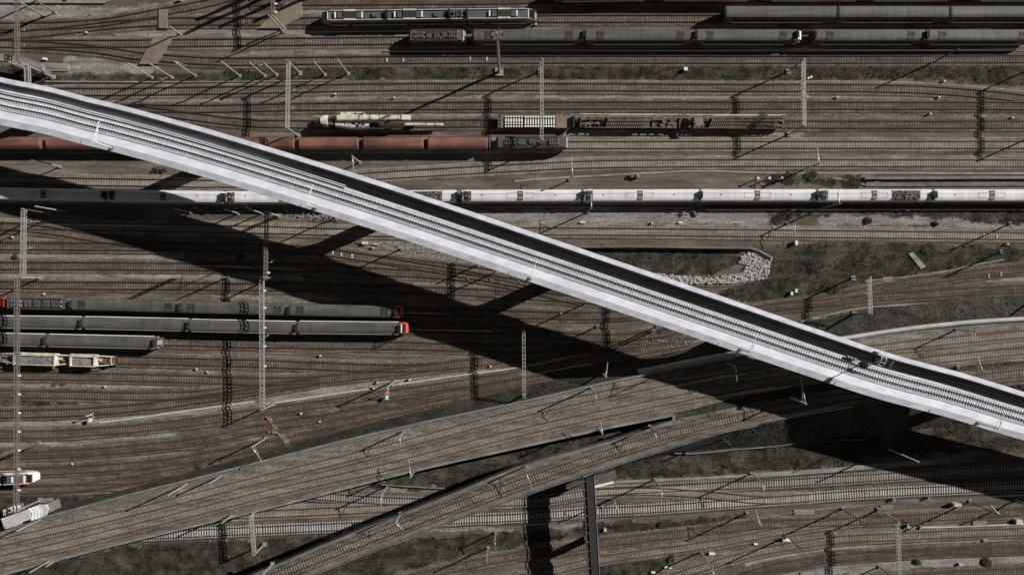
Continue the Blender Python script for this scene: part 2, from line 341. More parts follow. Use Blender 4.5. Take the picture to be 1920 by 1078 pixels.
# ------------------------------------------------------------------ railway tracks
# (points px, sleeper, ballast, rail, z, label)
T = {}
TR = [
 ('A', [(-40,51),(100,50),(200,43),(300,25),(390,8),(470,-14)], 'wood','brown','rail',0,'track curving off the top edge beside the timber crossing'),
 ('B', [(-40,71),(60,65),(120,59),(230,47),(320,42),(500,42),(1000,37),(1960,36),(2050,36)], 'wood','brown','rail',0,'track that runs under the silver railcar and double deck coaches'),
 ('E', [(470,6),(700,4),(960,2),(1100,-3),(1500,-4),(2050,-4)], 'wood','rust','rail',0,'rusty brown track along the very top edge'),
 ('C', [(-40,84),(250,83),(450,81),(700,78),(960,77),(2050,77)], 'wood','grey','rail',0,'track under the small grey locomotive and its dark coaches'),
 ('D', [(20,84),(90,87),(180,94),(260,106),(340,113),(430,117),(600,115),(960,113),(1440,113),(2050,111)], 'wood','brown','rail',0,'track along the upper side of the long grass strip'),
 ('Fa', [(-60,176),(90,174),(250,173),(500,169),(700,165),(960,164),(1420,166),(1600,166),(1730,169),(1850,178),(1920,186),(2050,205)], 'wood','grey','rail',0,'track along the lower side of the long grass strip'),
 ('G', [(60,204),(230,204),(400,205),(480,203),(700,200),(960,199),(2050,199)], 'wood','brown','rail',0,'empty brown track above the yellowish rail crane'),
 ('G2', [(200,204),(280,209),(350,218),(430,228),(500,233),(960,232),(1420,234),(2050,234)], 'wood','brown','rail',0,'track carrying the rail crane and the track panel wagons'),
 ('H', [(-60,273),(500,274),(960,273),(2050,272)], 'pale','grey','rail',0,'pale sleeper track carrying the red tank shaped wagons'),
 ('I', [(-60,335),(100,340),(250,343),(440,345),(560,340),(700,331),(830,323),(960,316),(1080,310),(1250,307),(2050,307)], 'pale','grey','rail',0,'empty pale sleeper track curving gently above the white train'),
 ('J', [(-60,365),(100,368),(450,373),(900,371),(1200,370),(2050,370)], 'pale','grey','rail',0,'track under the long white train'),
 ('K', [(-60,424),(150,425),(300,428),(480,431),(730,437),(1000,434),(1460,438),(1920,443),(2050,445)], 'pale','grey','rail',0,'pale sleeper track just below the long white train'),
 ('K2', [(-60,424),(40,427),(100,433),(180,446),(260,457),(340,463)], 'wood','brown','rail',0,'turnout link slanting down from the pale sleeper track at the left edge'),
 ('L', [(-60,461),(240,463),(420,465),(520,466),(620,474),(740,492),(860,512),(980,533),(1060,548)], 'wood','brown','rail',0,'brown track bending down out of the deck shadow towards the viaduct'),
 ('L2', [(700,484),(800,496),(900,509),(1000,522),(1060,530),(1130,556),(1220,590)], 'wood','brown','rail',0,'short branch track leaving under the white viaduct'),
 ('M', [(-60,498),(350,500),(600,503),(720,510),(860,519),(980,540),(1090,566)], 'wood','brown','rail',0,'brown track between two pale gravel paths, second below the white train'),
 ('N', [(-60,533),(0,534),(500,538),(700,542),(870,547),(960,553),(1100,562),(1240,580)], 'wood','brown','rail',0,'brown track directly above the orange nosed coaches'),
 ('O', [(-60,565),(250,572),(480,578),(740,584),(960,589),(1080,592),(1180,588),(1300,570)], 'wood','rust','rail',0,'track under the upper orange nosed train'),
 ('Pt', [(-60,601),(250,605),(500,611),(750,614),(960,620),(1080,631),(1180,632),(1280,618),(1380,596)], 'wood','rust','rail',0,'track under the lower orange nosed train'),
 ('Q', [(-60,632),(300,640),(500,645),(750,648),(960,653),(1100,650),(1200,643),(1300,628),(1400,612)], 'wood','brown','rail',0,'track under the short row of two dark coaches'),
 ('R', [(-60,667),(200,674),(480,681),(640,687),(740,690),(820,687)], 'wood','brown','rail',0,'track that carries the cream hopper wagons'),
 ('Sx', [(-60,703),(200,706),(420,712),(480,714),(600,711),(700,701),(850,684),(960,671),(1080,655),(1200,650)], 'wood','brown','rail_red',0,'reddish track next below the hopper wagons'),
 ('Tt', [(-60,736),(150,740),(270,742),(380,738),(480,727),(600,713)], 'wood','brown','rail_red',0,'reddish track second below the hopper wagons'),
 ('U', [(-60,776),(100,774),(180,770),(270,762),(350,752),(430,741),(520,727),(600,713)], 'wood','brown','rail',0,'track just above the bright white cable trough'),
 ('V', [(-60,814),(100,813),(170,809),(300,798),(417,783),(480,773),(600,757),(700,742),(850,721),(980,700),(1080,680),(1180,661),(1290,642)], 'wood','brown','rail_red',0,'reddish track just below the bright white cable trough'),
 ('Wt', [(-60,854),(100,851),(193,845),(300,836),(390,824),(480,805),(600,785),(730,760),(850,738),(980,716),(1080,697)], 'wood','rust','rail_red',0,'rusty track second below the bright white cable trough'),
 ('X', [(-60,886),(57,883),(193,876),(300,868),(390,854),(500,834),(600,813),(740,783),(860,757),(960,736)], 'wood','rust','rail_red',0,'rusty track with the white and orange railcar at its end'),
 ('Y', [(-60,920),(130,914),(230,902),(320,886),(420,864),(520,842),(600,822)], 'wood','rust','rail_red',0,'rusty track lowest of the fan beside the long parapet'),
 ('Z', [(110,916),(210,913),(340,912),(420,912)], 'sl2','brown','rail_red',0,'short track disappearing under the long parapet'),
 ('VT1', [(-60,1030),(0,1016),(240,961),(500,895),(740,836),(960,778),(1220,721),(1400,688),(1670,650),(1920,625),(2050,614)], 'dusty','grey','rail_red','m','upper track on the wide ballasted viaduct'),
 ('VT2', [(-60,1061),(0,1048),(240,991),(500,925),(740,871),(960,813),(1285,744),(1500,706),(1732,676),(1920,656),(2050,645)], 'dusty','grey','rail_red','m','lower track on the wide ballasted viaduct'),
 ('LV', [(430,1116),(532,1072),(740,992),(860,946),(980,903),(1120,855),(1262,812),(1366,787),(1500,758),(1700,727),(1824,709),(1920,699),(2050,690)], 'dusty','rust','rail','l','single track on the narrow curved viaduct'),
 ('AA', [(180,1006),(286,1002),(480,993),(636,986),(865,973),(980,968),(1116,958),(1220,953),(1420,939),(1628,924),(1920,911),(2050,905)], 'white','dark','rail_red',0,'track with bright new white sleepers'),
 ('BB', [(380,905),(560,925),(640,932),(740,938),(860,941),(960,940),(1028,936),(1116,922),(1230,915),(1472,904),(1602,896),(1920,877),(2050,870)], 'white2','dark','rail_red',0,'pale sleeper track above the bright new white sleepers'),
 ('CC', [(380,966),(480,963),(636,956),(760,950),(900,943),(960,940)], 'pale','grey','rail_red',0,'short pale track joining beside the narrow curved viaduct'),
 ('XO', [(1120,922),(1220,920),(1320,926),(1430,936),(1520,932)], 'pale','grey','rail_red',0,'crossover linking the two tracks with white sleepers'),
 ('DD', [(660,1116),(740,1090),(810,1073),(960,1042),(1038,1032),(1121,1018),(1230,1005),(1350,991),(1420,983),(1607,975),(1750,968),(1920,958),(2050,950)], 'wood','brown','rail_red',0,'dark brown track first below the white sleepers'),
 ('EE', [(900,1098),(1043,1067),(1127,1048),(1325,1020),(1455,996),(1540,982),(1607,975)], 'dusty','brown','rail_red',0,'brown track converging from beside the covered footbridge'),
 ('FF', [(1180,1106),(1250,1084),(1332,1058),(1420,1034),(1500,1020),(1555,1012),(1732,1002),(1920,995),(2050,990)], 'dusty','brown','rail_red',0,'curved track in the lower corner, uppermost of three'),
 ('GG', [(1340,1100),(1420,1071),(1480,1058),(1555,1047),(1732,1034),(1920,1027),(2050,1022)], 'wood','rust','rail_red',0,'curved track in the lower corner, middle of three'),
 ('HH', [(1600,1100),(1700,1083),(1780,1077),(1920,1070),(2050,1064)], 'wood','rust','rail_red',0,'curved track in the lower corner, lowest of three'),
 ('II', [(1390,588),(1440,578),(1540,568),(1640,558),(1750,550),(1920,541),(2050,536)], 'wood','rust','rail',0,'dark track along the lower of two curbs beyond the viaduct'),
 ('JJ', [(1390,585),(1480,571),(1560,560),(1640,543),(1760,522),(1920,503),(2050,490)], 'wood','rust','rail',0,'dark track under the slanting kerb beyond the viaduct'),
]
def zf(k): return 0.0 if k == 0 else (zmid if k == 'm' else zlow)
def track_world(key, px):
    """point and heading of a track at image x (track level)"""
    pts = T[key]; best = None
    for a, b in zip(pts, pts[1:]):
        if a.x <= px <= b.x: t = (px-a.x)/(b.x-a.x+1e-9); return a.lerp(b, t), math.atan2(b.y-a.y, b.x-a.x)
    return pts[-1], 0.0
RAILTOP = .58
def add_track(i, key, pts, sl, bal, rail, z, label):
    off = (i % 14)*.007
    zz = zf(z)
    if callable(zz):
        # points were read off at the height of the deck
        w = [P(x, y, zz(x)) for x, y in pts]
    else: w = pxs(pts)
    path = spline(w, 1.5); T[key] = path
    root = empty('railway_track', path[0], 0, label, 'railway track', 'railway tracks of the yard')
    o0 = Vector(path[0]); loc = [p-o0 for p in path]
    b = MB(); h = .26+off
    sweep(b, loc, [(-1.95, -.3), (-1.95, 0.0), (-1.5, h), (1.5, h), (1.95, 0.0), (1.95, -.3)], closed=False, caps=False)
    b.f = [tuple(reversed(f)) for f in b.f]
    b.build('ballast', M['ball_'+bal], root)
    # sleepers every 0.6 m
    fine = spline(w, .1); s = MB(); acc = 0; d = 0
    mm = {'wood': 'sl_wood', 'pale': 'sl_pale', 'white': 'sl_white', 'white2': 'sl_white2', 'dusty': 'sl_dusty', 'sl2': 'sl_dusty'}[sl]
    wid = {'wood': .25, 'pale': .25, 'white': .23, 'white2': .24, 'dusty': .23, 'sl2': .25}[sl]
    r = random.Random(i)
    for a, c in zip(fine, fine[1:]):
        seg = (c-a).length; acc += seg
        if acc >= .62:
            acc -= .62; t = c-a; ang = math.atan2(t.y, t.x); q = c-o0
            if abs(c.x) > 128: continue
            s.box((q.x, q.y, q.z+h+.01), (wid*r.uniform(.9, 1.1), 2.6*r.uniform(.97, 1.03), .05), ang+r.uniform(-.03, .03)*(sl == 'wood'), bottom=False)
    so = s.build('sleepers', M[mm], root); so['kind'] = 'stuff'
    for sgn in (-1, 1):
        q = MB(); prof = [(sgn*.84-.10, h+.03), (sgn*.84-.10, h+.24), (sgn*.84+.10, h+.24), (sgn*.84+.10, h+.03)]
        sweep(q, loc, prof[::-1]); q.build('rail', M[rail], root)
for i, t in enumerate(TR): add_track(i, *t)
# ------------------------------------------------------------------ the white concrete viaduct
def zb(px): return float(np.interp(px, [-200, 500, 1356, 1900, 2100], [19.6, 19.4, 18.2, 15.8, 15.2]))
SOUTH = [(-420,155),(-260,180),(-160,198),(-80,214),(0,234.7),(80,251),(151,270),(208,284),(350,323),(500,368),(700,431),(980,524),(1356,651),(1500,700),(1641,746),(1779,783),(1894,818),(1980,842),(2080,868),(2240,906),(2500,960)]
bp = [P(x, y, zb(x)) for x, y in SOUTH]; bpath = spline(bp, 1.5)
def arch(path):                       # running length along path, 0..1, and px of each
    return [960+p.x*F/(H-p.z) for p in path]
bpx = arch(bpath)
def pick(u): return bpx[min(len(bpx)-1, int(round(u*(len(bpx)-1))))]
vi = empty('viaduct', (0, 0, 0), 0, 'long white concrete rail viaduct crossing high over the whole yard', 'viaduct')
g = MB(); sweep(g, bpath, [(0, -.55), (0, -.22), (1.42, .10), (3.0, .0), (3.0, -.32), (3.26, -.32), (3.26, -.06), (9.2, -.06), (9.2, -1.3), (7.6, -2.7), (2.6, -2.7)][::-1])
gir = g.build('girder', M['deck'], vi)
g = MB(); wallh = lambda u: float(np.interp(pick(u), [-100, 0, 480, 700, 1000, 1800, 2100], [1.15, 1.25, 1.65, 2.05, 2.1, 2.2, 2.2]))
wid = lambda u: float(np.interp(pick(u), [-100, 0, 700, 2100], [9.83, 9.85, 10.2, 10.1]))
sweep(g, bpath, lambda u: [(wid(u)-1.08, -1.0), (wid(u)-1.08, wallh(u)-.02), (wid(u)-.95, wallh(u)+.04), (wid(u), wallh(u)-.10), (wid(u)+.02, -1.2)][::-1])
g.build('barrier_wall', M['deck2'], vi)
g = MB(); sweep(g, bpath, [(.02, -.21), (.02, -.165), (1.36, .135), (1.36, .08)][::-1]); g.build('edge_slab', M['deck2'], vi)
for a, b in ((6.74, 6.88), (7.16, 7.30)):
    g = MB(); sweep(g, [p for p, x in zip(bpath, bpx) if x < 640], [(a, -.055), (a, .30), (b, .30), (b, -.055)][::-1]); g.build('cable_trough', M['deck'], vi)
g = MB(); sweep(g, bpath, lambda u: [(8.05, -.05), (8.05, -.02), (wid(u)-1.09, -.02), (wid(u)-1.09, -.05)][::-1]); g.build('walkway', M['deck_shade'], vi)  # trough floor strip darkened by colour to stand in for wall shade
g = MB(); sweep(g, [p for p, x in zip(bpath, bpx) if x > 480], [(6.95, -.05), (6.95, -.025), (8.0, -.025), (8.0, -.05)][::-1]); g.build('walkway', M['deck_shade'], vi)  # second painted shade strip, where the wall shadow reaches further out
g = MB(); sweep(g, bpath, [(3.34, -.05), (3.34, -.045), (6.5, -.045), (6.5, -.05)][::-1]); g.build('track_slab', M['deck_floor'], vi)
g = MB(); sweep(g, bpath, lambda u: [(wid(u)-1.12, -.04), (wid(u)-1.12, wallh(u)-.06), (wid(u)-1.085, wallh(u)-.06), (wid(u)-1.085, -.04)][::-1]); g.build('painted_wall_shade', M['conc'], vi)  # thin darker skin on the inner wall face, painted-in trough shade
for a, h_, mm in ((7.35, .10, 'conc'), (7.62, .16, 'conc_pale'), (8.3, .22, 'conc_dark'), (8.62, .12, 'conc_pale')):
    g = MB(); sweep(g, [p for p, x in zip(bpath, bpx) if x > 560], [(a, -.03), (a, h_), (a+.12, h_), (a+.12, -.03)][::-1]); g.build('cable_duct', M[mm], vi)
bf = spline(bp, .12)
pads = MB(); acc = 0
for (a, t, n), (c, t2, n2) in zip(frames(bf), frames(bf)[1:]):
    acc += (c-a).length
    if acc > .6:
        acc -= .6; ang = math.atan2(t.y, t.x)
        for off in (4.22, 5.68):
            q = c+n*off; pads.box((q.x, q.y, q.z+.0), (.27, .88, .20), ang, bottom=False)
po = pads.build('rail_seat', M['deck'], vi); po['kind'] = 'stuff'
for off in (4.22, 5.68):
    r = MB(); sweep(r, bpath, [(off-.09, .0), (off-.09, .27), (off+.09, .27), (off+.09, .0)][::-1]); r.build('rail', M['black'], vi)
PIERS = [(85,226),(411,304),(740,405),(1067,514),(1394,623),(1787,749)]
for x, y in PIERS:
    p = P(x, y); zt = zb(960+(x-960)*1.13)-2.6; ang = math.atan2(-.33, 1)+math.pi/2
    m_ = MB(); rings = []
    for z, sx, sy in ((-.5, 3.4, 2.5), (zt-4.5, 3.2, 2.4), (zt-1.6, 4.6, 2.5), (zt+.15, 6.4, 2.7)):
        ring = []
        for k in range(20):
            a = 2*math.pi*k/20; ca, sa = math.cos(a), math.sin(a)
            u = sx/2*math.copysign(abs(ca)**.5, ca); v = sy/2*math.copysign(abs(sa)**.5, sa)
            ring.append(Vector((p.x+u*math.cos(ang)-v*math.sin(ang), p.y+u*math.sin(ang)+v*math.cos(ang), z)))
        rings.append(ring)
    m_.loft(rings); m_.build('pier', M['deck2'], vi, smooth=False)
def deck_at(px, south_m):          # point on the deck surface by image x of the south edge
    fr = frames(bpath); i = min(range(len(bpx)), key=lambda k: abs(bpx[k]-px)); p, t, n = fr[i]; return p+n*south_m, t, n
# catenary masts on the south edge of the deck
for px in (155, 352, 560, 955, 1350, 1560, 1745):     # expansion joints across the edge slabs
    for a_, b_ in ((.05, 1.5),):
        p, t, n = deck_at(px, (a_+b_)/2); zz = .02 if a_ < 1 else wallh((bpx.index(min(bpx, key=lambda v: abs(v-px))))/(len(bpx)-1))+.03
        MB().box((p.x, p.y, p.z+zz-.05), (.05, b_-a_, .10), math.atan2(t.y, t.x)).build('joint', M['conc_dark'], vi)
BM = [(208, 'first'), (596, 'second'), (996, 'third'), (1387, 'fourth'), (1831, 'last')]
for px, w in BM:
    p, t, n = deck_at(px, .75); r = empty('catenary_mast', p, 0, f'slim mast on the white viaduct edge, {w} counted from the upper end', 'catenary mast', 'masts along the white viaduct')
    hh = 6.6
    MB().tube((0, 0, -.3), (0, 0, hh), .13, 8).build('pole', M['deck'], r)
    MB().box((0, 0, .02), (.7, .7, .3)).build('foot', M['conc'], r)
    a = MB(); tip = n*4.3; a.tube((0, 0, hh-.1), (tip.x, tip.y, hh-.3), .07); a.tube((0, 0, hh-1.4), (tip.x*.8, tip.y*.8, hh-.3), .05); a.tube((t.x*.5, t.y*.5, hh-.2), (tip.x*.7, tip.y*.7, hh-.3), .04)
    arm = a.build('arm', M['insul'], r); q = tip*.25; MB().tube((q.x, q.y, hh-.12), (tip.x*.38, tip.y*.38, hh-.15), .12).build('insulator', M['insul'], arm)
# maintenance gantry with signal on the barrier wall
p, t, n = deck_at(1612, 9.4); r = empty('signal_gantry', p, math.atan2(t.y, t.x), 'curved access frame with signal heads hooked over the viaduct barrier wall', 'signal')
a = MB(); prev = None
for k in range(9):
    u = math.pi*k/8; q = (0.9, -1.2+1.5*math.cos(u)*.9, 2.2+1.6*math.sin(u))
    if prev: a.tube(prev, q, .07); a.tube((prev[0]-1.1, prev[1], prev[2]), (q[0]-1.1, q[1], q[2]), .07)
    prev = q
for k in (1, 3, 5, 7): u = math.pi*k/8; a.tube((.9, -1.2+1.35*math.cos(u), 2.2+1.6*math.sin(u)), (-.2, -1.2+1.35*math.cos(u), 2.2+1.6*math.sin(u)), .05)
a.build('hoop_frame', M['insul'], r)
MB().box((.3, -1.6, 1.4), (1.4, .9, 1.2)).build('cabinet', M['black'], r); MB().box((-.9, .0, 2.3), (1.0, .35, .5)).build('signal_head', M['black'], r)
MB().tube((.3, -1.2, 0), (.3, -1.2, 7.5), .12).build('pole', M['galv'], r)
MB().box((.3, -1.9, 6.8), (.7, 1.6, .5)).build('signal_head', M['black'], r)
p, t, n = deck_at(1607, 6.6); r = empty('signal_post', p, math.atan2(t.y, t.x), 'small white topped post standing on the sunlit viaduct floor', 'signal')
MB().tube((0, 0, -.1), (0, 0, 2.2), .08).build('post', M['galv'], r); MB().box((0, 0, 2.3), (.5, .5, .5)).build('head', M['insul'], r)
p, t, n = deck_at(1574, 6.7); r = empty('equipment_rack', p, math.atan2(t.y, t.x), 'low rack of white equipment boxes beside the rail on the viaduct', 'equipment rack')
a = MB(); a.box((0, 0, .5), (2.4, .7, .08)); [a.tube((x, 0, 0), (x, 0, .5), .06) for x in (-1, 0, 1)]; a.build('frame', M['galv_d'], r)
for x in (-.9, -.2, .6): MB().box((x, 0, .75), (.3, .35, .42)).build('box', M['galv'], r)

# ------------------------------------------------------------------ ballasted viaducts lower in the picture
MU = [(-80,1016),(0,991),(120,960),(240,928),(370,896),(480,868),(662,822),(800,791),(980,753),(1116,722),(1210,703),(1382,670),(1587,637),(1700,620),(1780,611),(1850,605),(1920,601),(2050,594)]
ML = [(-80,1096),(0,1075),(213,1019),(480,955),(774,880),(980,834),(1150,797),(1262,775),(1400,742),(1500,724),(1700,697),(1777,688),(1920,676),(2050,668)]
LU = [(400,1108),(480,1074),(647,1004),(845,926),(980,872),(1142,827),(1220,801),(1262,788),(1366,766),(1500,742),(1700,714),(1920,690),(2050,680)]
LL = [(500,1115),(584,1077),(756,1009),(980,928),(1090,890),(1272,833),(1361,807),(1413,797),(1500,780),(1700,749),(1920,720),(2050,709)]
def resample(pts, zfn, xs):
    f = spline([P(x, y, zfn(x)) for x, y in pts], 1.0); X = [960+p.x*F/(H-p.z) for p in f]
    Y = [p.y for p in f]; Xw = [p.x for p in f]
    out = []
    for x in xs: out.append(Vector((np.interp(x, X, Xw), np.interp(x, X, Y), zfn(x))))
    return out
def strip(mb, A, B):
    k = len(mb.v); n = len(A)
    mb.v += [tuple(p) for p in A]+[tuple(p) for p in B]
    for i in range(n-1): mb.f.append((k+n+i, k+n+i+1, k+i+1, k+i))
def solid(mb, A, B, z0):       # A = north/upper edge, B = south/lower edge; closed prism down to z0(i)
    rings = []
    for a, b in zip(A, B): rings.append([a, b, Vector((b.x, b.y, z0(b))), Vector((a.x, a.y, z0(a)))])
    mb.loft(rings)
xs = list(range(-80, 2041, 20)); UA = resample(MU, zmid, xs); UB = resample(ML, zmid, xs)
drop = lambda L, d: [p-Vector((0, 0, d)) for p in L]
rv = empty('rail_viaduct', (0, 0, 0), 0, 'wide grey ballasted viaduct with two reddish tracks and pale parapets', 'viaduct')
m_ = MB(); solid(m_, drop(UA, .03), drop(UB, .03), lambda p: -.5); m_.build('ballast_deck', M['ball_grey'], rv)
def parapet(root, edge, side, w, h, m, name='parapet', z0=-2.0, skip=None):
    e = edge if skip is None else edge[skip[0]:skip[1]]
    a = MB(); prof = [(0, z0), (0, h), (side*w, h), (side*w, z0)]
    if side > 0: prof = prof[::-1]
    sweep(a, e, prof); return a.build(name, m, root)
parapet(rv, UA, 1, .32, .75, M['conc']); parapet(rv, UA, -1, .8, .12, M['conc_dark'], 'cable_walkway', -.02)
parapet(rv, UB, -1, .5, .55, M['conc'], skip=(0, 68)); parapet(rv, UB, 1, .5, .15, M['conc_dark'], 'cable_walkway', -.02, skip=(0, 68))
for i0, i1, w in ((64, 74, 1.25), (82, 106, .85)): parapet(rv, UA[i0:i1], 1, w, .35, M['conc_pale'], 'coping_slab', -3)
xl = list(range(400, 2041, 20)); LA = resample(LU, zlow, xl); LB = resample(LL, zlow, xl)
lv = empty('curved_viaduct', (0, 0, 0), 0, 'narrow single track viaduct curving over the white sleeper tracks', 'viaduct')
m_ = MB(); solid(m_, drop(LA, .03), drop(LB, .03), lambda p: p.z-1.5 if p.x < 34 else -.5); m_.build('ballast_deck', M['ball_brown'], lv)
parapet(lv, LA, 1, .22, .8, M['conc_dark'], z0=-1.5, skip=(0, 44)); parapet(lv, LA, -1, .6, .14, M['conc_dark'], 'cable_walkway', -.02, skip=(0, 44)); parapet(lv, LB, -1, .22, .8, M['conc_dark'], z0=-1.5, skip=(0, 52)); parapet(lv, LB, 1, 1.0, .16, M['conc_dark'], 'cable_walkway', -.02, skip=(0, 60))
for x in (500, 640, 780, 920, 1060, 1190):
    i = (x-400)//20; c = (LA[i]+LB[i])/2; t = LA[i+1]-LA[i]; MB().box((c.x, c.y, (c.z-2)/2), (1.2, 4.2, c.z-1), math.atan2(t.y, t.x)).build('pier', M['conc_dark'], lv)
# filled ground between and beside the two viaducts
def emb(name, A, B, m, kind='structure'):
    a = MB(); rings = len(A); sub = 5
    L = [[a_.lerp(b_, k/sub)+Vector((0, 0, rng.normal(0, .06) if 0 < k < sub else 0)) for a_, b_ in zip(A, B)] for k in range(sub+1)]
    for r1, r2 in zip(L, L[1:]): strip(a, r1, r2)
    for r1, r2 in zip(L, L[1:]):
        for k in range(len(r1)-1): GRASS_QUADS.append((r1[k], r1[k+1], r2[k+1], r2[k]))
    return tag(a.build(name, m), kind=kind)
bank = mat('bank_soil', (.021, .021, .017), (.060, .054, .043), .28, 1, fine=.45)
i1 = 67; emb('embankment', drop(UB[i1:], .05), drop([LA[(xs[k]-400)//20] for k in range(i1, len(xs))], .05), bank)
foot = []
for k in range((1180-400)//20, len(xl)):
    b = LB[k]; run = float(np.interp(xl[k], [1180, 1300, 1500, 2040], [2.5, 4.5, 9, 10])); foot.append(Vector((b.x+run*.15, b.y-run, -.1)))
emb('embankment', drop(LB[(1180-400)//20:], .05), foot, bank)
e2 = []
for k, x in enumerate(xs):
    a = UA[k]; run = float(np.interp(x, [-80, 0, 700, 1300, 1500, 1700, 2040], [1, 1.0, 2.0, 3.2, 4.5, 5.5, 6])); e2.append(Vector((a.x-run*.2, a.y+run, -.1)))
emb('embankment', e2, [p+Vector((-.05, .25, -.15)) for p in UA], bank)
def bank_grass():
    r = random.Random(77); V = []; Fc = []
    for a_, b_, c_, d_ in GRASS_QUADS:
        if abs(a_.x) > 130: continue
        ar = (b_-a_).cross(d_-a_).length
        for _ in range(int(ar*5)):
            u, v = r.random(), r.random(); p = a_.lerp(b_, u).lerp(d_.lerp(c_, u), v)
            if math.sin(p.x*.5+p.y*.3)+math.sin(p.y*.7) < r.uniform(-1.6, 1.0): continue
            t = r.uniform(0, 6.28); s_ = r.uniform(.07, .22); e = Vector((math.cos(t), math.sin(t), 0))*s_; f = Vector((-e.y, e.x, 0))*r.uniform(.3, 1)
            k = len(V); h = r.uniform(.05, .26); V += [tuple(p-e), tuple(p+e), tuple(p+e*.5+f+Vector((0, 0, h))), tuple(p-e*.5+f+Vector((0, 0, h)))]; Fc.append((k, k+1, k+2, k+3))
    m = MB(); m.v, m.f = V, Fc; tag(m.build('grass', M['grass']), 'dark grass tufts on the viaduct banks', 'grass', kind='stuff')
bank_grass()
# small structure where the two decks part
i = 67; c = UB[i]; w = MB(); w.box((c.x+.3, c.y-.8, c.z+.1), (.5, 1.5, .8), -.1); tag(w.build('wing_wall', M['conc']), 'pale concrete end wall where the two ballasted viaducts part', 'wall')

# ------------------------------------------------------------------ walls, kerbs, troughs, crossings, platforms
def low_wall(name, pts, w, h, m, label, cat, z=0.0, smooth=True):
    wp = pxs(pts, z); path = spline(wp, 2.0) if smooth else wp
    a = MB(); sweep(a, path, [(-w/2, -.3), (-w/2, h), (w/2, h), (w/2, -.3)][::-1]); return tag(a.build(name, m), label, cat)
LW = [
 ('cable_trough', [(187,792),(300,777),(400,763),(475,753)], .30,.25,'conc_pale','long bright white trough below the fan of tracks, left of the tall lit gantry','cable trough'),
 ('cable_trough', [(499,757),(560,748),(620,739),(689,729)], .28,.25,'conc_pale','bright white trough starting beside the foot of the tall lit gantry','cable trough'),
 ('cable_trough', [(735,722),(850,705),(975,688),(1040,675),(1100,662),(1168,646)], .28,.25,'conc_pale','bright white trough running into the deck shadow','cable trough'),
 ('cable_trough', [(500,662),(540,662),(620,660),(700,667),(780,666),(860,661)], .16,.2,'conc','thin pale conduit winding below the lower orange nosed train','cable trough'),
 ('low_wall', [(85,154),(300,155),(655,152)], .3,.45,'conc','thin pale wall along the grass strip at upper left','wall'),
 ('low_wall', [(1322,393.5),(1500,393.5),(2050,393.5)], .45,.8,'conc','long pale wall close below the white train at right','wall'),
 ('kerb', [(965,340),(1060,333),(1180,327),(1310,321),(1420,324),(1640,325),(2050,326)], .5,.2,'conc','pale kerb bending above the white train','kerb'),
 ('retaining_wall', [(1618,335),(1700,335),(2050,334)], .5,1.0,'conc','pale wall along the sunken channel above the white train','wall'),
 ('channel_slab', [(1622,346),(1700,346),(2050,344.5)], 1.0,.35,'conc_dark','wide grey slab of the channel above the white train','slab'),
 ('kerb', [(1560,334),(1600,341),(1625,348)], .35,.25,'conc','short slanting kerb meeting the grey channel slab','kerb'),
 ('retaining_wall', [(1060,463.5),(1200,463.5),(1402,466)], .45,1.7,'conc_dark','dark wall along the upper side of the stone lined basin','wall'),
 ('retaining_wall', [(1400,464),(1420,470),(1446,484)], .4,1.0,'conc','slanting wall at the corner of the stone lined basin','wall'),
 ('kerb', [(1300,537),(1370,535),(1440,520)], .25,.3,'conc_dark','dark kerb along the lower rim of the stone lined basin','kerb'),
 ('kerb', [(1500,603),(1560,588),(1620,577),(1700,571),(1800,566),(2050,558)], .38,.45,'conc','pale kerb curving beside dark grass beyond the viaduct','kerb'),
 ('kerb', [(1620,527),(1700,519),(1760,511),(1820,498),(1880,487)], .3,.45,'conc','thin pale kerb across the dark weeds at right','kerb'),
 ('boundary_wall', [(1180,845),(1240,849)], .2,.9,'conc','short dark wall stub under the narrow curved viaduct','wall'),
 ('boundary_fence', [(1263,848),(1290,849),(1380,841),(1460,834),(1497,828),(1620,822)], .14,1.0,'conc','thin pale fence line across the dark grass bank','fence'),
 ('service_road_wall', [(1110,916),(1160,914),(1300,906),(1460,894),(1650,878)], .25,.5,'black','dark wall between service road and white sleeper tracks','wall'),
 ('service_road', [(1150,906),(1300,900),(1460,889),(1560,882),(1660,873),(1780,862)], 1.4,.12,'conc','pale service road above the white sleeper tracks','road'),
 ('kerb', [(560,955),(700,947)], .12,.2,'conc','faint kerb between the pale tracks under the viaducts','kerb'),
 ('kerb', [(1040,678),(1140,670),(1250,650),(1330,636)], .4,.3,'conc','pale broken kerb near the pile of debris by the viaduct','kerb'),
 ('kerb', [(660,815),(800,783),(1000,735),(1040,722)], .3,.25,'conc','kerb between the fan of tracks and the wide viaduct','kerb'),
 ('fence_rail', [(715,907),(770,911),(840,915)], .08,.8,'conc','thin fence rail between the two ballasted viaducts','fence'),
 ('cable_trough', [(1420,970),(1500,958),(1600,948),(1640,944)], .2,.2,'conc','narrow trough under the bright new white sleepers','cable trough'),
 ('cable_trough', [(1330,1040),(1460,1022),(1520,1008),(1560,1003)], .2,.2,'conc','narrow trough above the curved corner tracks','cable trough'),
 ('cable_trough', [(1700,988),(1820,986),(1900,982),(1960,981)], .28,.25,'conc_pale','pale trough along the corner tracks at right','cable trough'),
 ('platform_edge', [(720,97),(900,98),(1920,96),(2050,96)], .4,.3,'conc_dark','dark kerb below the grey locomotive and coaches','kerb'),
 ('edge_rail', [(640,388),(900,388),(1300,391)], .15,.3,'galv','thin bright rail in the shade of the white train','rail'),
]
for nm, pts, w, h, mm, lab, cat in LW:
    o = low_wall(nm, pts, w, h, M[mm], lab, cat)
    if nm == 'service_road': o['kind'] = 'structure'
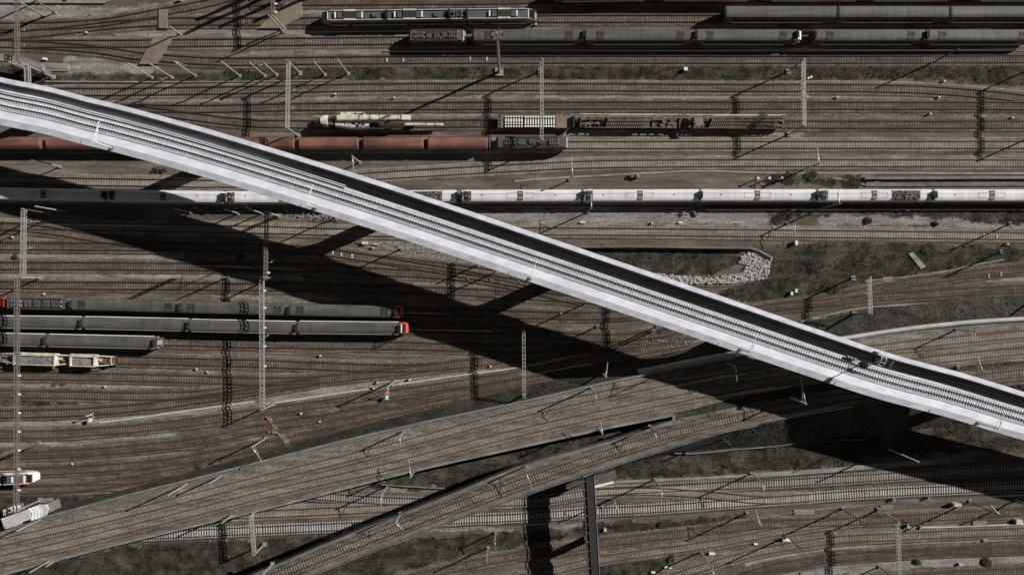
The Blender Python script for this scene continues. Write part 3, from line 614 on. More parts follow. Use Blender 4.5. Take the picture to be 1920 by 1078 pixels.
def slab(name, pts, h, m, label, cat, z=0.0, kind=None, z0=-.2):
    A = [P(x, y, z) for x, y in pts]; a = MB(); k = len(A)
    cc = sum((A[i].x*A[(i+1) % k].y-A[(i+1) % k].x*A[i].y) for i in range(k))
    if cc < 0: A = A[::-1]
    a.loft([[p+Vector((0, 0, z0)) for p in A], [p+Vector((0, 0, h)) for p in A]]); return tag(a.build(name, m), label, cat, kind=kind)
slab('timber_crossing', [(300,20),(316,20),(316,55),(300,55)], .62, M['plank'], 'upright strip of timber crossing at the top edge', 'crossing')
slab('timber_crossing', [(291,70),(328,70),(297,122),(263,122)], .62, M['plank'], 'slanting timber crossing just under the upright one', 'crossing')
slab('timber_crossing', [(540,6),(567,6),(567,34),(528,55),(486,55)], .60, M['plank'], 'wide timber crossing shaped like a wedge beside the silver railcar', 'crossing')
slab('platform', [(-40,-30),(212,-30),(206,4),(198,8),(-40,7)], .5, M['conc'], 'pale concrete platform in the top left corner', 'platform')
slab('concrete_pad', [(78,119),(129,120),(130,135),(80,134)], .3, M['conc'], 'square pale slab beside the curved concrete ramp', 'slab')
slab('concrete_pad', [(553,90),(590,90),(590,104),(553,104)], .1, M['conc_dark'], 'faint dark square slab above the grass strip', 'slab')
for pts, lab in (([(1224,870),(1263,868)], ''),): pass
PADS = [([(1488,955),(1526,955),(1526,964),(1488,964)],'ribbed grey cover slab below the white sleepers, left of two'), ([(1650,947),(1674,946),(1674,955),(1652,955)],'ribbed grey cover slab below the white sleepers, right of two'),
 ([(1823,974),(1849,974),(1849,984),(1823,984)],'grey cover slab near the last mast of the corner'), ([(1500,1072),(1525,1070),(1525,1084),(1500,1084)],'dark cover slab cut by the lower edge'),
 ([(1655,520),(1672,518),(1672,526),(1655,527)],'small cover slab on the thin kerb in the weeds'), ([(1656,575),(1674,574),(1674,584),(1656,584)],'pale cover slab on the curving kerb'),
 ([(78,934),(101,932),(101,942),(78,942)],'pale cover slab in the grass above the white louvred roof'), ([(1638,341),(1650,341),(1650,350),(1638,350)],'small grated cover on the channel slab'),
 ([(496,768),(506,768),(507,779),(494,778)],'small timber cover beside the tall lit gantry')]
for pts, lab in PADS: slab('cover_slab', pts, .25, M['conc'], lab, 'cover slab')
slab('timber_walkway', [(499,781),(506,781),(526,806),(518,806)], .5, M['plank'], 'narrow timber walkway slanting between rusty tracks', 'walkway')
slab('timber_walkway', [(511,803),(519,803),(520,812),(511,812)], .55, M['plank'], 'short timber board on the rusty track', 'walkway')
slab('timber_walkway', [(519,810),(541,820),(550,848),(540,848),(534,828)], .5, M['plank'], 'bent timber walkway ending at the wide viaduct', 'walkway')
slab('pale_board', [(1702,476),(1710,472),(1735,500),(1726,505)], .35, M['conc'], 'pale ladder like panel lying in the dark weeds', 'panel')
for i_, k in enumerate((.2, .4, .6, .8)): pass
# curved concrete ramp top left and its dark recess
z1 = 5.0
slab('concrete_ramp', [(-60,98),(0,101),(20,104),(52,109),(76,119),(80,133),(58,123),(24,117),(0,114),(-60,110)], 0, M['conc'], 'curved concrete ramp slab cut by the left edge at the top', 'ramp', z=z1, z0=-1.2)
for q, nm_ in (((73,127),'under its right end'),((40,118),'under its middle')):
    p = P(*q, z1-1.2); tag(MB().box((p.x, p.y, (z1-1.2)/2), (.7, 1.2, z1-1.2)).build('ramp_support', M['conc_dark']), 'dark square support of the curved ramp '+nm_, 'support')

# rocks of the basin
def rocks():
    a = MB(); zone = [[(1215,512),(1260,516),(1330,522),(1390,512),(1400,498),(1385,492),(1392,476),(1418,470),(1446,486),(1442,508),(1436,522),(1370,532),(1280,532)],]
    r = random.Random(5); n = 0
    poly = w2(zone[0]); X0, X1 = min(p[0] for p in poly), max(p[0] for p in poly); Y0, Y1 = min(p[1] for p in poly), max(p[1] for p in poly)
    while n < 2000:
        x, y = r.uniform(X0, X1), r.uniform(Y0, Y1)
        if not pip(np.array([x]), np.array([y]), poly)[0]: continue
        n += 1; s = r.choice((.07, .10, .13, .17, .23, .32))*r.uniform(.8, 1.2); k = len(a.v); ang = r.uniform(0, 6.28); m = 6
        for zz, rr in ((-.1, 1), (s*.55, .95), (s*1.1, .5)):
            for i in range(m):
                t = ang+2*math.pi*i/m; q = s*rr*r.uniform(.75, 1.15); a.v.append((x+q*math.cos(t)*1.2, y+q*math.sin(t), zz+.1+r.uniform(-.05, .05)))
        for lay in range(2):
            for i in range(m): j = (i+1) % m; a.f.append((k+lay*m+i, k+lay*m+j, k+(lay+1)*m+j, k+(lay+1)*m+i))
        a.f.append(tuple(k+2*m+i for i in range(m)))
    tag(a.build('rubble', M['stone']), 'pale broken stones lining the lower rim of the basin', 'rubble', kind='stuff')
rocks()
# bushes
def bush(px, py, r_, label, hgt=1.2, n=420):
    p = P(px, py); V = []; Fc = []; r = random.Random(px)
    lob = [(r.uniform(-.6, .6)*r_, r.uniform(-.5, .5)*r_, r.uniform(.5, .85)*r_) for _ in range(5)]
    for _ in range(n):
        lx, ly, lr = r.choice(lob); u = Vector((r.gauss(0, 1), r.gauss(0, 1), abs(r.gauss(0, 1)))).normalized()*lr*r.uniform(.6, 1)
        c = Vector((lx+u.x, ly+u.y, .1+u.z*hgt*.7/ r_*.9)); a, b = r.uniform(0, 6.28), r.uniform(-.9, .9); s = r.uniform(.07, .17)
        e1 = Vector((math.cos(a), math.sin(a), b*.5))*s; e2 = Vector((-math.sin(a), math.cos(a), -b*.5))*s*.7
        k = len(V); V += [tuple(c-e1-e2), tuple(c+e1-e2), tuple(c+e1+e2), tuple(c-e1+e2)]; Fc.append((k, k+1, k+2, k+3))
    m = MB(); m.v = V; m.f = Fc; root = empty('bush', p, 0, label, 'bush', 'bushes and scrub'); m.build('foliage', M['leaf'], root)
    s = MB(); [s.tube((0, 0, -.1), (lx*.7, ly*.7, hgt*.5), .03, 4) for lx, ly, _ in lob]; s.build('stem', M['plank'], root)
BU = [(1470,408,2.2,'large round dark bush at the end of the grey gravel path'),(1478,334,1.8,'dark scrub left of the channel slab above the white train'),(1448,334,1.3,'small scrub beside the row of short posts'),(1520,333,1.6,'scrub on the bare bank above the white train'),
 (1600,340,2.2,'widest scrub clump next to the channel slab'),(1292,782,1.3,'bush on debris where the two ballasted viaducts part'),(1322,795,1.4,'low bush beside the single curved track'),(580,845,1.0,'round shrub on the kerb beside the wide viaduct, left of three'),(760,815,1.0,'round shrub beside the wide viaduct kerb, middle of three'),(893,765,1.3,'shrub beside the wide viaduct kerb, right of three'),
 (1256,1044,.9,'round dark shrub alone between the corner tracks'),(1718,1051,.9,'round shrub on the lower gravel, left of two'),(1852,1055,1.5,'large shrub on the lower gravel by the corner tracks'),(1173,1078,1.6,'shrub cut by the lower edge beside the footbridge'),(373,875,.6,'small dark shrub by the rusty track, upper of two'),(327,893,.6,'small dark shrub by the rusty track, lower of two'),(1626,414,.9,'small shrub on the pale gravel strip at right'),(1752,421,.7,'tiny shrub beside the pale sleepers at right'),(30,483,.7,'small weed clump on the gravel path at far left'),(452,482,.7,'weed clump in the deck shadow'),
 (1040,508,1.6,'ragged scrub tight under the viaduct edge near the middle'),(1000,498,1.2,'smaller ragged scrub under the viaduct edge near the middle'),(1120,985,.8,'low shrub right of the covered footbridge'),(1236,984,.7,'low shrub below the white sleepers, right of the footbridge'),(1530,500,1.8,'brown scrub clump in the big weed field'),(1560,545,1.5,'scrub beside debris at the viaduct barrier')]
for b in BU: bush(b[0], b[1], b[2], b[3])
# ------------------------------------------------------------------ rolling stock (local x along the track, z=0 at ground)
ZR = .5           # rail head height
def half(prof): return prof+[(-y, z) for y, z in prof[::-1]]
def shell(L, prof, x0=None, ends=((0, 1, 1), (0, 1, 1)), taper=None):
    """rings of a closed section along x; taper: list of (x fraction, y scale, z scale about base)"""
    zb_ = min(z for _, z in prof); st = taper or [(0, 1, 1), (1, 1, 1)]
    return [[Vector((-L/2+f*L, y*sy, zb_+(z-zb_)*sz)) for y, z in prof] for f, sy, sz in st]
def wheelset(root, x, m='black'):
    b = MB(); b.box((x, 0, ZR+.52), (3.3, 2.3, .35)); [b.box((x, s*1.05, ZR+.5), (3.0, .25, .5)) for s in (-1, 1)]
    bo = b.build('bogie', M[m], root)
    for dx in (-1.2, 1.2):
        for s in (-1, 1): MB().tube((x+dx, s*.78, ZR+.45), (x+dx, s*.92, ZR+.45), .45, 12).build('wheel', M['galv_d'], bo)
def gang(root, x, w=1.6, h=3.3, l=.55):
    b = MB()
    for k in range(3): b.box((x+(k-1)*l*.33, 0, ZR+.9+h/2-.1*(k % 2)), (l*.28, w-.1*(k % 2), h))
    b.build('gangway', M['rubber'], root)
def coach(name, L, style, roofm, sidem, label, cat, group, W=2.9, Hh=3.95, winm='glass', ends='flat', ac=(), stripes=(), line=None, hatch=()):
    root = empty(name, (0, 0, 0), 0, label, cat, group); w = W/2; zt = ZR+Hh-.35
    # lower body up to the gutter
    gut = zt-.72
    prof = half([(w*.93, ZR+.75), (w, ZR+1.2), (w, gut)])
    roofp = half([(w, gut-.001), (w*.985, gut+.16), (w*.88, gut+.42), (w*.62, gut+.62), (w*.3, gut+.70)])
    e0, e1 = ends if isinstance(ends, tuple) else (ends, ends)
    def tp(z_):
        t = [(0, .97, 1), (.012, 1, 1)] if e0 == 'flat' else [(0, .62, .45), (.012, .78, .72), (.03, .93, .92), (.055, 1, 1)]
        u = [(.988, 1, 1), (1, .97, 1)] if e1 == 'flat' else [(.945, 1, 1), (.97, .93, .92), (.988, .78, .72), (1, .62, .45)]
        return t+u
    b = MB(); b.loft([r[::-1] for r in shell(L, prof, taper=tp(0))]); b.build('body', M[sidem], root)
    b = MB(); rg = shell(L, roofp, taper=tp(0)); zb0 = gut
    if e0 != 'flat' or e1 != 'flat':
        rg = []
        for f, sy, sz in tp(0): rg.append([Vector((-L/2+f*L, y*sy, (ZR+.75)+(gut-ZR-.75)*sz+(z-gut)*max(.3, sz))) for y, z in roofp])
    b.loft([r[::-1] for r in rg]); rf = b.build('roof', M[roofm], root, smooth=False)
    r_ = random.Random(label)
    # transverse roof seams
    s = MB(); nseam = int(L/1.6)
    for k in range(1, nseam):
        x = -L/2+L*k/nseam
        if (e0 != 'flat' and x < -L/2+L*.06) or (e1 != 'flat' and x > L/2-L*.06): continue
        s.loft([[Vector((x+dx, y*1.004, z+.012)) for y, z in roofp] for dx in (.03, -.03)])
    s.build('roof_seam', M[roofm], rf)
    for side in (-1, 1):
        wb = MB(); nw = int(L/2.1)
        for k in range(nw):
            x = -L/2+L*(k+.5)/nw
            if abs(x) > L/2-2.3: continue
            wb.box((x, side*(w+.004), ZR+2.15), (1.5, .03, .75), 0)
        wb.build('window_row', M[winm], root)
        for x in (-L/2+1.55, L/2-1.55):
            if (x < 0 and e0 == 'flat') or (x > 0 and e1 == 'flat'):
                d = MB(); d.box((x, side*(w+.012), ZR+1.85), (1.2, .04, 1.95)); d.build('door', M[stripes[0] if stripes else sidem], root)
        if line:
            q = MB(); q.tube((-L/2+.3, side*(w+.0), gut+.06), (L/2-.3, side*(w+.0), gut+.06), .12, 6); q.build('gutter', M[line], root)
        if len(stripes) > 1:
            q = MB(); q.box((0, side*(w*.985+.02), ZR+.98), (L-4.5, .09, .5)); q.build('side_stripe', M[stripes[1]], root)
    for x in (-L/2+3.2, L/2-3.2): wheelset(root, x)
    for x in (-L/2-.12, L/2+.12):
        if (x < 0 and e0 == 'flat') or (x > 0 and e1 == 'flat'): gang(root, x)
    for (x, l, wd, h, mm) in ac:
        a = MB(); zz = gut+.70; a.box((x, 0, zz+h/2-.12), (l, wd, h)); u = a.build('roof_unit', M[mm], root)
        g2 = MB(); [g2.box((x-l*.3+l*.3*k, 0, zz+h-.115), (l*.13, wd*.7, .03)) for k in range(3)]; g2.build('grille', M['black'], u)
    for (x, l, wd) in hatch:
        a = MB(); zz = gut+.66
        for sx in (-1, 1):
            for sy in (-1, 1): a.box((x+sx*l*.3, sy*wd*.28, zz+.02), (l*.38, wd*.32, .14))
        a.build('roof_vent', M['black'], root)
        a = MB(); a.box((x, 0, zz-.02), (l*1.25, wd*1.05, .12)); a.build('vent_frame', M['roof_dark'], root)
    return root
def roof_extras(o, seed, top):
    r_ = random.Random(seed)
    for k in range(r_.randint(1, 3)):
        x = r_.uniform(-9, 9); MB().box((x, 0, top), (r_.uniform(1.2, 2.6), r_.uniform(1.2, 1.8), .1)).build('roof_hatch', M[r_.choice(['roof_dark', 'side_grey', 'roof_grey'])], o)
    for k in range(r_.randint(2, 5)): MB().box((r_.uniform(-11, 11), r_.uniform(-.6, .6), top+.05), (.3, .22, .16)).build('roof_vent', M[r_.choice(['black', 'galv'])], o)
def place(root, key, x0, x1, L, zlab=4.2, dy=0):
    """put a vehicle so that its roof runs between image x0 and x1 on track key"""
    k = (H-zlab)/H; c = 960+((x0+x1)/2-960)*k
    wx = (c-960)*H/F; pts = T[key]
    for a, b in zip(pts, pts[1:]):
        if a.x <= wx <= b.x:
            q = a.lerp(b, (wx-a.x)/(b.x-a.x+1e-9)); break
    else: q = pts[0] if wx < pts[0].x else pts[-1]; a, b = pts[0], pts[1]
    root.location = (wx, q.y+dy, 0); root.rotation_euler = (0, 0, math.atan2(b.y-a.y, b.x-a.x))
    root.scale = ((x1-x0)*(H-zlab)/F/L, 1, 1); return root
def relabel(o, lab, grp=None):
    o['label'] = lab
    if grp: o['group'] = grp
    return o
def panto(root, x, zz, closed=True, m='galv_d', w=1.3):
    a = MB()
    for s in (-1, 1):
        a.tube((x-.9, s*.5, zz), (x+.9, s*.15, zz+.30), .05, 5); a.tube((x+.9, s*.15, zz+.30), (x-.5, s*.6, zz+.42), .045, 5)
        a.box((x-.6+s*.25, 0, zz+.46), (.09, w*1.2, .07)); a.tube((x-1, s*.55, zz), (x+1, s*.55, zz), .06, 5)
    a.box((x, 0, zz+.05), (.25, w, .1)); p_ = a.build('pantograph', M[m], root)
    b = MB(); [b.tube((x+dx, dy, zz-.05), (x+dx, dy, zz+.28), .1, 6) for dx in (-1.05, 1.05) for dy in (-.55, .55)]; b.build('insulator', M['insul'], p_)

# --- silver railcar at the top
def railcar(L, label, nose=0, short=False):
    root = empty('railcar_section', (0, 0, 0), 0, label, 'railcar', 'silver railcar sections'); w = 1.45; gut = ZR+2.95
    pr = half([(w*.9, ZR+.35), (w*.99, ZR+.8), (w, ZR+1.25), (w*.99, ZR+2.35), (w*.93, gut), (w*.80, gut+.28), (w*.72, gut+.26), (w*.70, gut+.02)])
    tp = [(0, 1, 1), (1, 1, 1)]
    if nose < 0: tp = [(0, .55, .42), (.03, .8, .62), (.08, .96, .88), (.14, 1, 1), (1, 1, 1)]
    if nose > 0: tp = [(0, 1, 1), (.86, 1, 1), (.92, .96, .88), (.97, .8, .62), (1, .55, .42)]
    b = MB(); b.loft([r[::-1] for r in shell(L, pr, taper=tp)]); b.build('body', M['side_grey'], root)
    x0, x1 = (-L/2+(.15*L if nose < 0 else .1)), (L/2-(.15*L if nose > 0 else .1)); xm, Lr = (x0+x1)/2, x1-x0
    b = MB(); b.box((xm, 0, gut+.02), (Lr, w*1.42, .06)); b.build('roof', M['roof_dark'], root)
    for s in (-1, 1):
        b = MB(); b.box((xm, s*w*.765, gut+.31), (Lr, .16, .12)); b.build('roof_rail', M['conc_pale'], root)
        b = MB(); b.box(((x0+x1)/2, s*(w*.997+.01), ZR+1.85), (Lr, .05, .85)); b.build('window_band', M['glass'], root)
        b = MB(); b.box((xm, s*(w*.96+.03), ZR+.62), (Lr, .05, .3)); b.build('side_stripe', M['side_white'], root)
        if not short:
            b = MB(); b.box((x0+Lr*.33, s*(w+.02), ZR+1.35), (1.3, .06, 1.75)); d = b.build('door', M['red_dark'], root)
    r_ = random.Random(label)
    if short:
        a = MB()
        for k in range(16): a.box((r_.uniform(-L*.36, L*.36), r_.uniform(-.7, .7), gut+.25), (r_.uniform(.2, .9), r_.uniform(.1, .5), r_.uniform(.2, .5)), r_.uniform(0, 3))
        a.build('roof_equipment', M['black'], root); panto(root, 0, gut+.2)
    else:
        xa = x0+Lr*(.36 if nose <= 0 else .62)
        b = MB(); b.box((xa, 0, gut+.26), (3.0, w*1.26, .5)); u = b.build('air_unit', M['black'], root)
        for s in (-1, 1): MB().box((xa, s*w*.74, gut+.42), (2.9, .36, .22)).build('side_duct', M['cream'], u)
        for dx in (-2.3, 2.2): MB().box((xa+dx, 0, gut+.25), (1.1, w*1.0, .45)).build('roof_box', M['roof_grey'], root)
        for dx in (3.0, -3.4): MB().box((xa+dx, 0, gut+.45), (.32, w*.95, .18)).build('air_scoop', M['insul'], root)
        if Lr > 12: MB().box((x0+Lr*.8, -.05, gut+.24), (1.1, .9, .42)).build('roof_box', M['roof_grey'], root)
    if nose:
        b = MB(); xs_ = [(.93, 1.18), (.975, 1.0)]; z0_ = ZR+2.62
        b.box((nose*(L/2-L*.075), 0, ZR+2.62), (L*.085, 1.9, .5)); b.build('windscreen', M['glass'], root)
        b = MB(); b.box((nose*(L/2-L*.12), 0, ZR+3.15), (.16, 1.9, .1)); b.build('nose_trim', M['insul'], root)
    for x in ((-L/2+2.6, L/2-2.6) if not short else (0,)): wheelset(root, x)
    for x in ((-L/2-.1) if nose >= 0 else None, (L/2+.1) if nose <= 0 else None):
        if x is not None: gang(root, x, 1.9, 2.9, .4)
    return root
place(railcar(15.8, 'left end section of the silver railcar with dark windscreen', -1), 'B', 598, 723, 15.8)
place(railcar(14.5, 'long middle section of the silver railcar', 0), 'B', 725, 841, 14.5)
place(railcar(4, 'very short pantograph section of the silver railcar', 0, True), 'B', 843, 874, 4)
place(railcar(16.4, 'right end section of the silver railcar with bright nose', 1), 'B', 876, 1007, 16.4)

# --- locomotives
def loco(L, label, sidem, frontm, roofm='roof_dark', strip='red_dark'):
    root = empty('locomotive', (0, 0, 0), 0, label, 'locomotive'); w = 1.48; gut = ZR+3.0
    pr = half([(w*.95, ZR+.6), (w, ZR+1.0), (w, gut), (w*.86, gut+.3), (w*.5, gut+.42)])
    tp = [(0, .90, .74), (.03, .96, .9), (.07, 1, 1), (.93, 1, 1), (.97, .96, .9), (1, .90, .74)]
    b = MB(); b.loft([r[::-1] for r in shell(L, pr, taper=tp)]); b.build('body', M[sidem], root)
    b = MB(); b.box((0, 0, gut+.36), (L*.74, w*1.5, .22)); b.build('roof', M['black'], root)
    for s in (-1, 1):
        b = MB(); b.box((0, s*w*.86, gut+.42), (L*.72, .12, .26)); b.build('roof_rail', M['roof_grey'], root)
        for k in range(5): MB().box((-L*.34+L*.17*k, s*(w+.02), ZR+1.15), (L*.105, .06, .9)).build('side_panel', M[strip], root)
        b = MB(); b.box((0, s*(w+.01), ZR+2.3), (L*.6, .04, .6)); b.build('side_grille', M['glass'], root)
    r_ = random.Random(label)
    for k in range(5):
        x = -L*.28+L*.14*k; u = MB(); u.box((x, r_.uniform(-.1, .1), gut+.58), (L*.09, r_.uniform(1.0, 1.5), .32)); q = u.build('roof_hatch', M['roof_grey' if k % 2 else 'roof_dark'], root)
        g_ = MB(); [g_.box((x+(j-1.5)*L*.02, 0, gut+.75), (L*.007, .9, .03)) for j in range(4)]; g_.build('grille', M['black'], q)
    a = MB()
    for k in range(14): a.box((r_.uniform(-L*.36, L*.36), r_.uniform(-.95, .95), gut+.62), (r_.uniform(.1, .7), r_.uniform(.08, .3), r_.uniform(.1, .35)), r_.uniform(0, 3))
    a.build('roof_cable_gear', M['galv_d'], root)
    panto(root, -L*.3, gut+.55); panto(root, L*.3, gut+.55)
    MB().box((L*.478, 0, ZR+2.95), (.3, 2.35, .12)).build('nose_trim', M[frontm], root)
    for s in (-1, 1):
        b = MB(); b.box((s*L*.432, 0, gut+.33), (L*.08, w*1.62, .14)); b.build('cab_roof', M[roofm], root)
        b = MB(); b.box((s*L*.487, 0, ZR+2.45), (.12, w*1.5, .55)); b.build('windscreen', M['glass'], root)
        b = MB(); b.box((s*L*.497, 0, ZR+1.75), (.16, w*1.75, .9)); b.build('front_panel', M[frontm if s > 0 else sidem], root)
        for y in (-.85, .85): MB().tube((s*L*.5, y, ZR+.95), (s*(L*.5+.5), y, ZR+.95), .12, 8).build('buffer', M['galv_d'], root)
    for x in (-L*.31, L*.31): wheelset(root, x)
    return root
place(loco(13.6, 'small grey locomotive ahead of the dark coaches at the top', 'roof_grey', 'insul'), 'C', 766, 871, 13.6)
place(loco(17.4, 'dark locomotive with red side panels leading the red wagons', 'roof_dark', 'insul', strip='red_bright'), 'H', 930, 1066, 17.4)

# --- dark coaches behind the grey locomotive
G = 'dark coaches behind the grey locomotive'
c0 = coach('coach', 26.2, 0, 'roof_grey', 'roof_dark', 'first dark coach right behind the small grey locomotive', 'coach', G, stripes=('red', 'white_paint'), hatch=((-9.6, 1.6, 1.9), (9.6, 1.6, 1.9)))
place(c0, 'C', 888, 1094, 26.2)
for x0, x1, lab in ((1098,1304,'second dark coach behind the small grey locomotive'),(1307,1494,'dark coach with a bright white cab end facing a gap'),(1529,1737,'dark coach just right of the white cab end'),(1740,1946,'dark coach cut by the right edge, lower of two rows')):
    place(relabel(copy_tree(c0), lab), 'C', x0, x1, 26.2)
# cab end (white and orange)
r = empty('driving_cab', (0, 0, 0), 0, 'bright white cab front with an orange tail between two dark coaches', 'cab')
b = MB(); b.loft([[Vector((x, y*s_, z)) for y, z in half([(1.4, 1.1), (1.42, 3.0), (1.1, 3.7), (.4, 3.85)])][::-1] for x, s_ in ((-.9, 1), (0, .95))]); b.build('body', M['conc_pale'], r)
b = MB(); b.loft([[Vector((x, y, z+dz)) for y, z in ((1.0, 3.05), (1.0, 3.2), (-1.0, 3.2), (-1.0, 3.05))][::-1] for x, dz in ((-.55, .72), (.35, .2))]); b.build('front_panel', M['white_paint'], r)
MB().box((.12, -1.35, 2.0), (.3, .25, 1.9)).build('corner_panel', M['red_bright'], r); MB().box((-.2, 0, 1.2), (2.0, 2.4, .6)).build('bogie', M['black'], r)
place(r, 'C', 1495, 1509, 1.8)
# --- double deck coaches
G = 'double deck coaches along the top'
d0 = coach('double_deck_coach', 26.4, 0, 'roof_grey', 'roof_dark', 'first double deck coach, its dark end facing an empty track', 'coach', G, Hh=4.5, stripes=('red', 'white_paint'))
place(d0, 'B', 1362, 1571, 26.4, 4.8)
for x0, x1, lab in ((1574,1782,'second double deck coach from the dark end'),(1785,1992,'double deck coach cut by the right edge')):
    place(relabel(copy_tree(d0), lab), 'B', x0, x1, 26.4, 4.8)
G = 'coaches cut by the upper edge'
e0 = coach('coach', 25.4, 0, 'roof_grey', 'side_grey', 'leftmost coach cut lengthwise by the upper edge', 'coach', G, Hh=4.4, stripes=('red', 'white_paint'), winm='black')
place(e0, 'E', 1040, 1229, 25.4, 4.2)
for x0, x1, lab in ((1232,1425,'second coach cut lengthwise by the upper edge'),(1438,1632,'third coach cut lengthwise by the upper edge'),(1635,1806,'fourth coach cut lengthwise by the upper edge'),(1838,2030,'rightmost coach cut lengthwise by the upper edge')):
    place(relabel(copy_tree(e0), lab), 'E', x0, x1, 25.4, 4.2)
# --- long white train
G = 'coaches of the long white train'
w0 = coach('white_coach', 27.8, 0, 'white_roof', 'side_white', 'white coach in the deck shadow at the far left edge', 'coach', G, Hh=3.85, stripes=('side_white', 'side_white'))
for k in (0, 1):
    wv = MB(); gz = ZR+3.85-.35-.72+.68
    if k == 0:
        a = MB(); a.box((-.3, 0, gz), (1.3, 2.05, .12)); u = a.build('vent_panel', M['roof_dark'], w0)
        for s in (-1, 1): MB().box((-.3, s*.55, gz+.03), (.9, .12, .14)).build('vent_slat', M['white_roof'], u)
        for s in (-1, 1):
            b = MB(); x = -.3+s*2.1
            for dx, dy, lx, ly in ((0, .6, 2.2, .04), (0, -.6, 2.2, .04), (1.1*s, 0, .04, 1.2)): b.box((x+dx, dy, gz+.03), (lx, ly, .05))
            b.build('roof_panel', M['conc'], w0)
for x in (-9.2, 7.9): MB().box((x, .1, ZR+3.50), (.28, .22, .12)).build('roof_vent', M['black'], w0)
WJ = [(-28,193),(199,415),(422,641),(646,855),(866,1090),(1095,1311),(1316,1531),(1537,1749),(1755,1973)]
WL = ['white coach in the deck shadow at the far left edge','white coach half in deck shadow, left of the viaduct','white coach disappearing under the viaduct from the left','white coach showing a long dark roof well beside the viaduct','first fully sunlit white coach right of the viaduct','second fully sunlit white coach right of the viaduct','third fully sunlit white coach right of the viaduct','sunlit white coach with a long dark equipment well','white coach cut by the right edge']
def well(root, x, l, deep=False):
    gz = ZR+3.85-.35-.72+.66; a = MB(); a.box((x, .0, gz+.01), (l, 2.15, .12)); u = a.build('roof_well', M['roof_dark'], root); r_ = random.Random(int(x*10))
    b = MB()
    for k in range(int(7*l)): b.box((x+r_.uniform(-l*.45, l*.45), r_.uniform(-.9, .9), gz+.12), (r_.uniform(.15, .8), r_.uniform(.08, .4), r_.uniform(.1, .3)), r_.uniform(0, 3))
    b.build('equipment', M['black'], u)
    b = MB()
    for k in range(int(2.5*l)): b.box((x+r_.uniform(-l*.45, l*.45), r_.uniform(-.9, .9), gz+.2), (r_.uniform(.1, .3), r_.uniform(.08, .2), .2), r_.uniform(0, 3))
    b.build('insulator', M['conc_pale'], u)
    if l > 4: panto(root, x+l*.15, gz+.2)
Wc = []
for k, ((x0, x1), lab) in enumerate(zip(WJ, WL)):
    c = w0 if k == 0 else relabel(copy_tree(w0), lab); Wc.append(c)
for k, ((x0, x1), c) in enumerate(zip(WJ, Wc)): place(c, 'J', x0, x1, 27.8)
for k in (1, 2, 4, 5, 7): well(Wc[k], -12.6, 1.7 if k != 1 else 1.3)
well(Wc[3], 6.8, 7.2); well(Wc[7], 7.5, 7.0)
# --- lower left trains with orange noses
def nose_end(key, x, label, cat, top, flip=1, z=3.2):
    r = empty('driving_cab', (0, 0, 0), 0, label, cat)
    b = MB(); pr = half([(1.42, 1.2), (1.45, 2.2), (1.38, 3.3), (1.0, 3.75), (.4, 3.9)])
    b.loft([[Vector((xx, y*s_, 1.1+(z_-1.1)*k_)) for y, z_ in pr][::-1] for xx, s_, k_ in ((-1.7, 1, 1), (-.5, 1, .96), (.2, .95, .72), (.9, .86, .45))]); b.build('body', M['red_bright'], r)
    b = MB(); b.loft([[Vector((xx, y, zz)) for y, zz in ((1.12, z_), (1.12, z_+.06), (-1.12, z_+.06), (-1.12, z_))][::-1] for xx, z_ in ((-.62, 3.86), (.28, 3.0))]); b.build('windscreen', M['glass'], r)
    b = MB(); b.box((-1.05, 0, 3.9), (.42, 2.0, .1)); b.build('roof_edge', M[top], r)
    b = MB(); b.tube((-1.7, -.6, 3.75), (-1.2, .6, 3.75), .08); b.build('horn', M['galv'], r)
    MB().box((-.4, 0, 1.1), (2.4, 2.3, .5)).build('bogie', M['black'], r)
    return place(r, key, x-11, x+3, 2.6)
G = 'coaches of the upper orange nosed train'
a0 = coach('coach', 25.8, 0, 'roof_grey', 'roof_dark', 'coach ending in the deck shadow, upper orange nosed train', 'coach', G, stripes=('roof_dark',), hatch=((-10.5, 1.6, 1.9), (10.2, 1.6, 1.9)))
place(a0, 'O', 544, 741, 25.8)
for x0, x1, lab in ((339,541,'second coach from the orange nose, upper train'),(133,336,'third coach from the orange nose, upper train')):
    place(relabel(copy_tree(a0), lab), 'O', x0, x1, 25.8)
place(loco(15.2, 'dark locomotive with an orange front at the left edge', 'roof_dark', 'roof_dark'), 'O', 6, 131, 15.2)
r = empty('driving_cab', (0,0,0), 0, 'small orange cab front touching the left edge', 'cab'); b = MB(); b.loft([[Vector((x, y*s_, z)) for y, z in half([(1.3, 1.1), (1.3, 3.0), (.9, 3.6)])][::-1] for x, s_ in ((-.8, 1), (.3, .9))]); b.build('body', M['red_bright'], r); MB().box((-.2, 0, 1.0), (1.2, 2.2, .4)).build('bogie', M['black'], r); place(r, 'O', -2, 6, 1.2)
nose_end('O', 752, 'orange cab front half lost in the deck shadow', 'cab', 'roof_dark')
G = 'coaches of the lower orange nosed train'
b0 = coach('coach', 25.8, 0, 'roof_grey', 'roof_dark', 'coach next to the bright orange nose', 'coach', G, stripes=('roof_dark',), line='insul')
place(b0, 'Pt', 558, 748, 25.8)
for x0, x1, lab in ((355,555,'second coach from the bright orange nose'),(154,352,'third coach from the bright orange nose'),(-52,151,'coach of the lower orange nosed train at the left edge')):
    place(relabel(copy_tree(b0), lab), 'Pt', x0, x1, 25.8)
nose_end('Pt', 762, 'bright orange cab front with a pale windscreen edge', 'cab', 'insul')
G = 'short row of two dark coaches'
c1 = copy_tree(b0); relabel(c1, 'dark coach with an open end, alone above the hopper wagons', G); place(c1, 'Q', 86, 288, 25.8)
c2 = copy_tree(b0); relabel(c2, 'dark coach above the hopper wagons, cut by the left edge', G); place(c2, 'Q', -118, 83, 25.8)
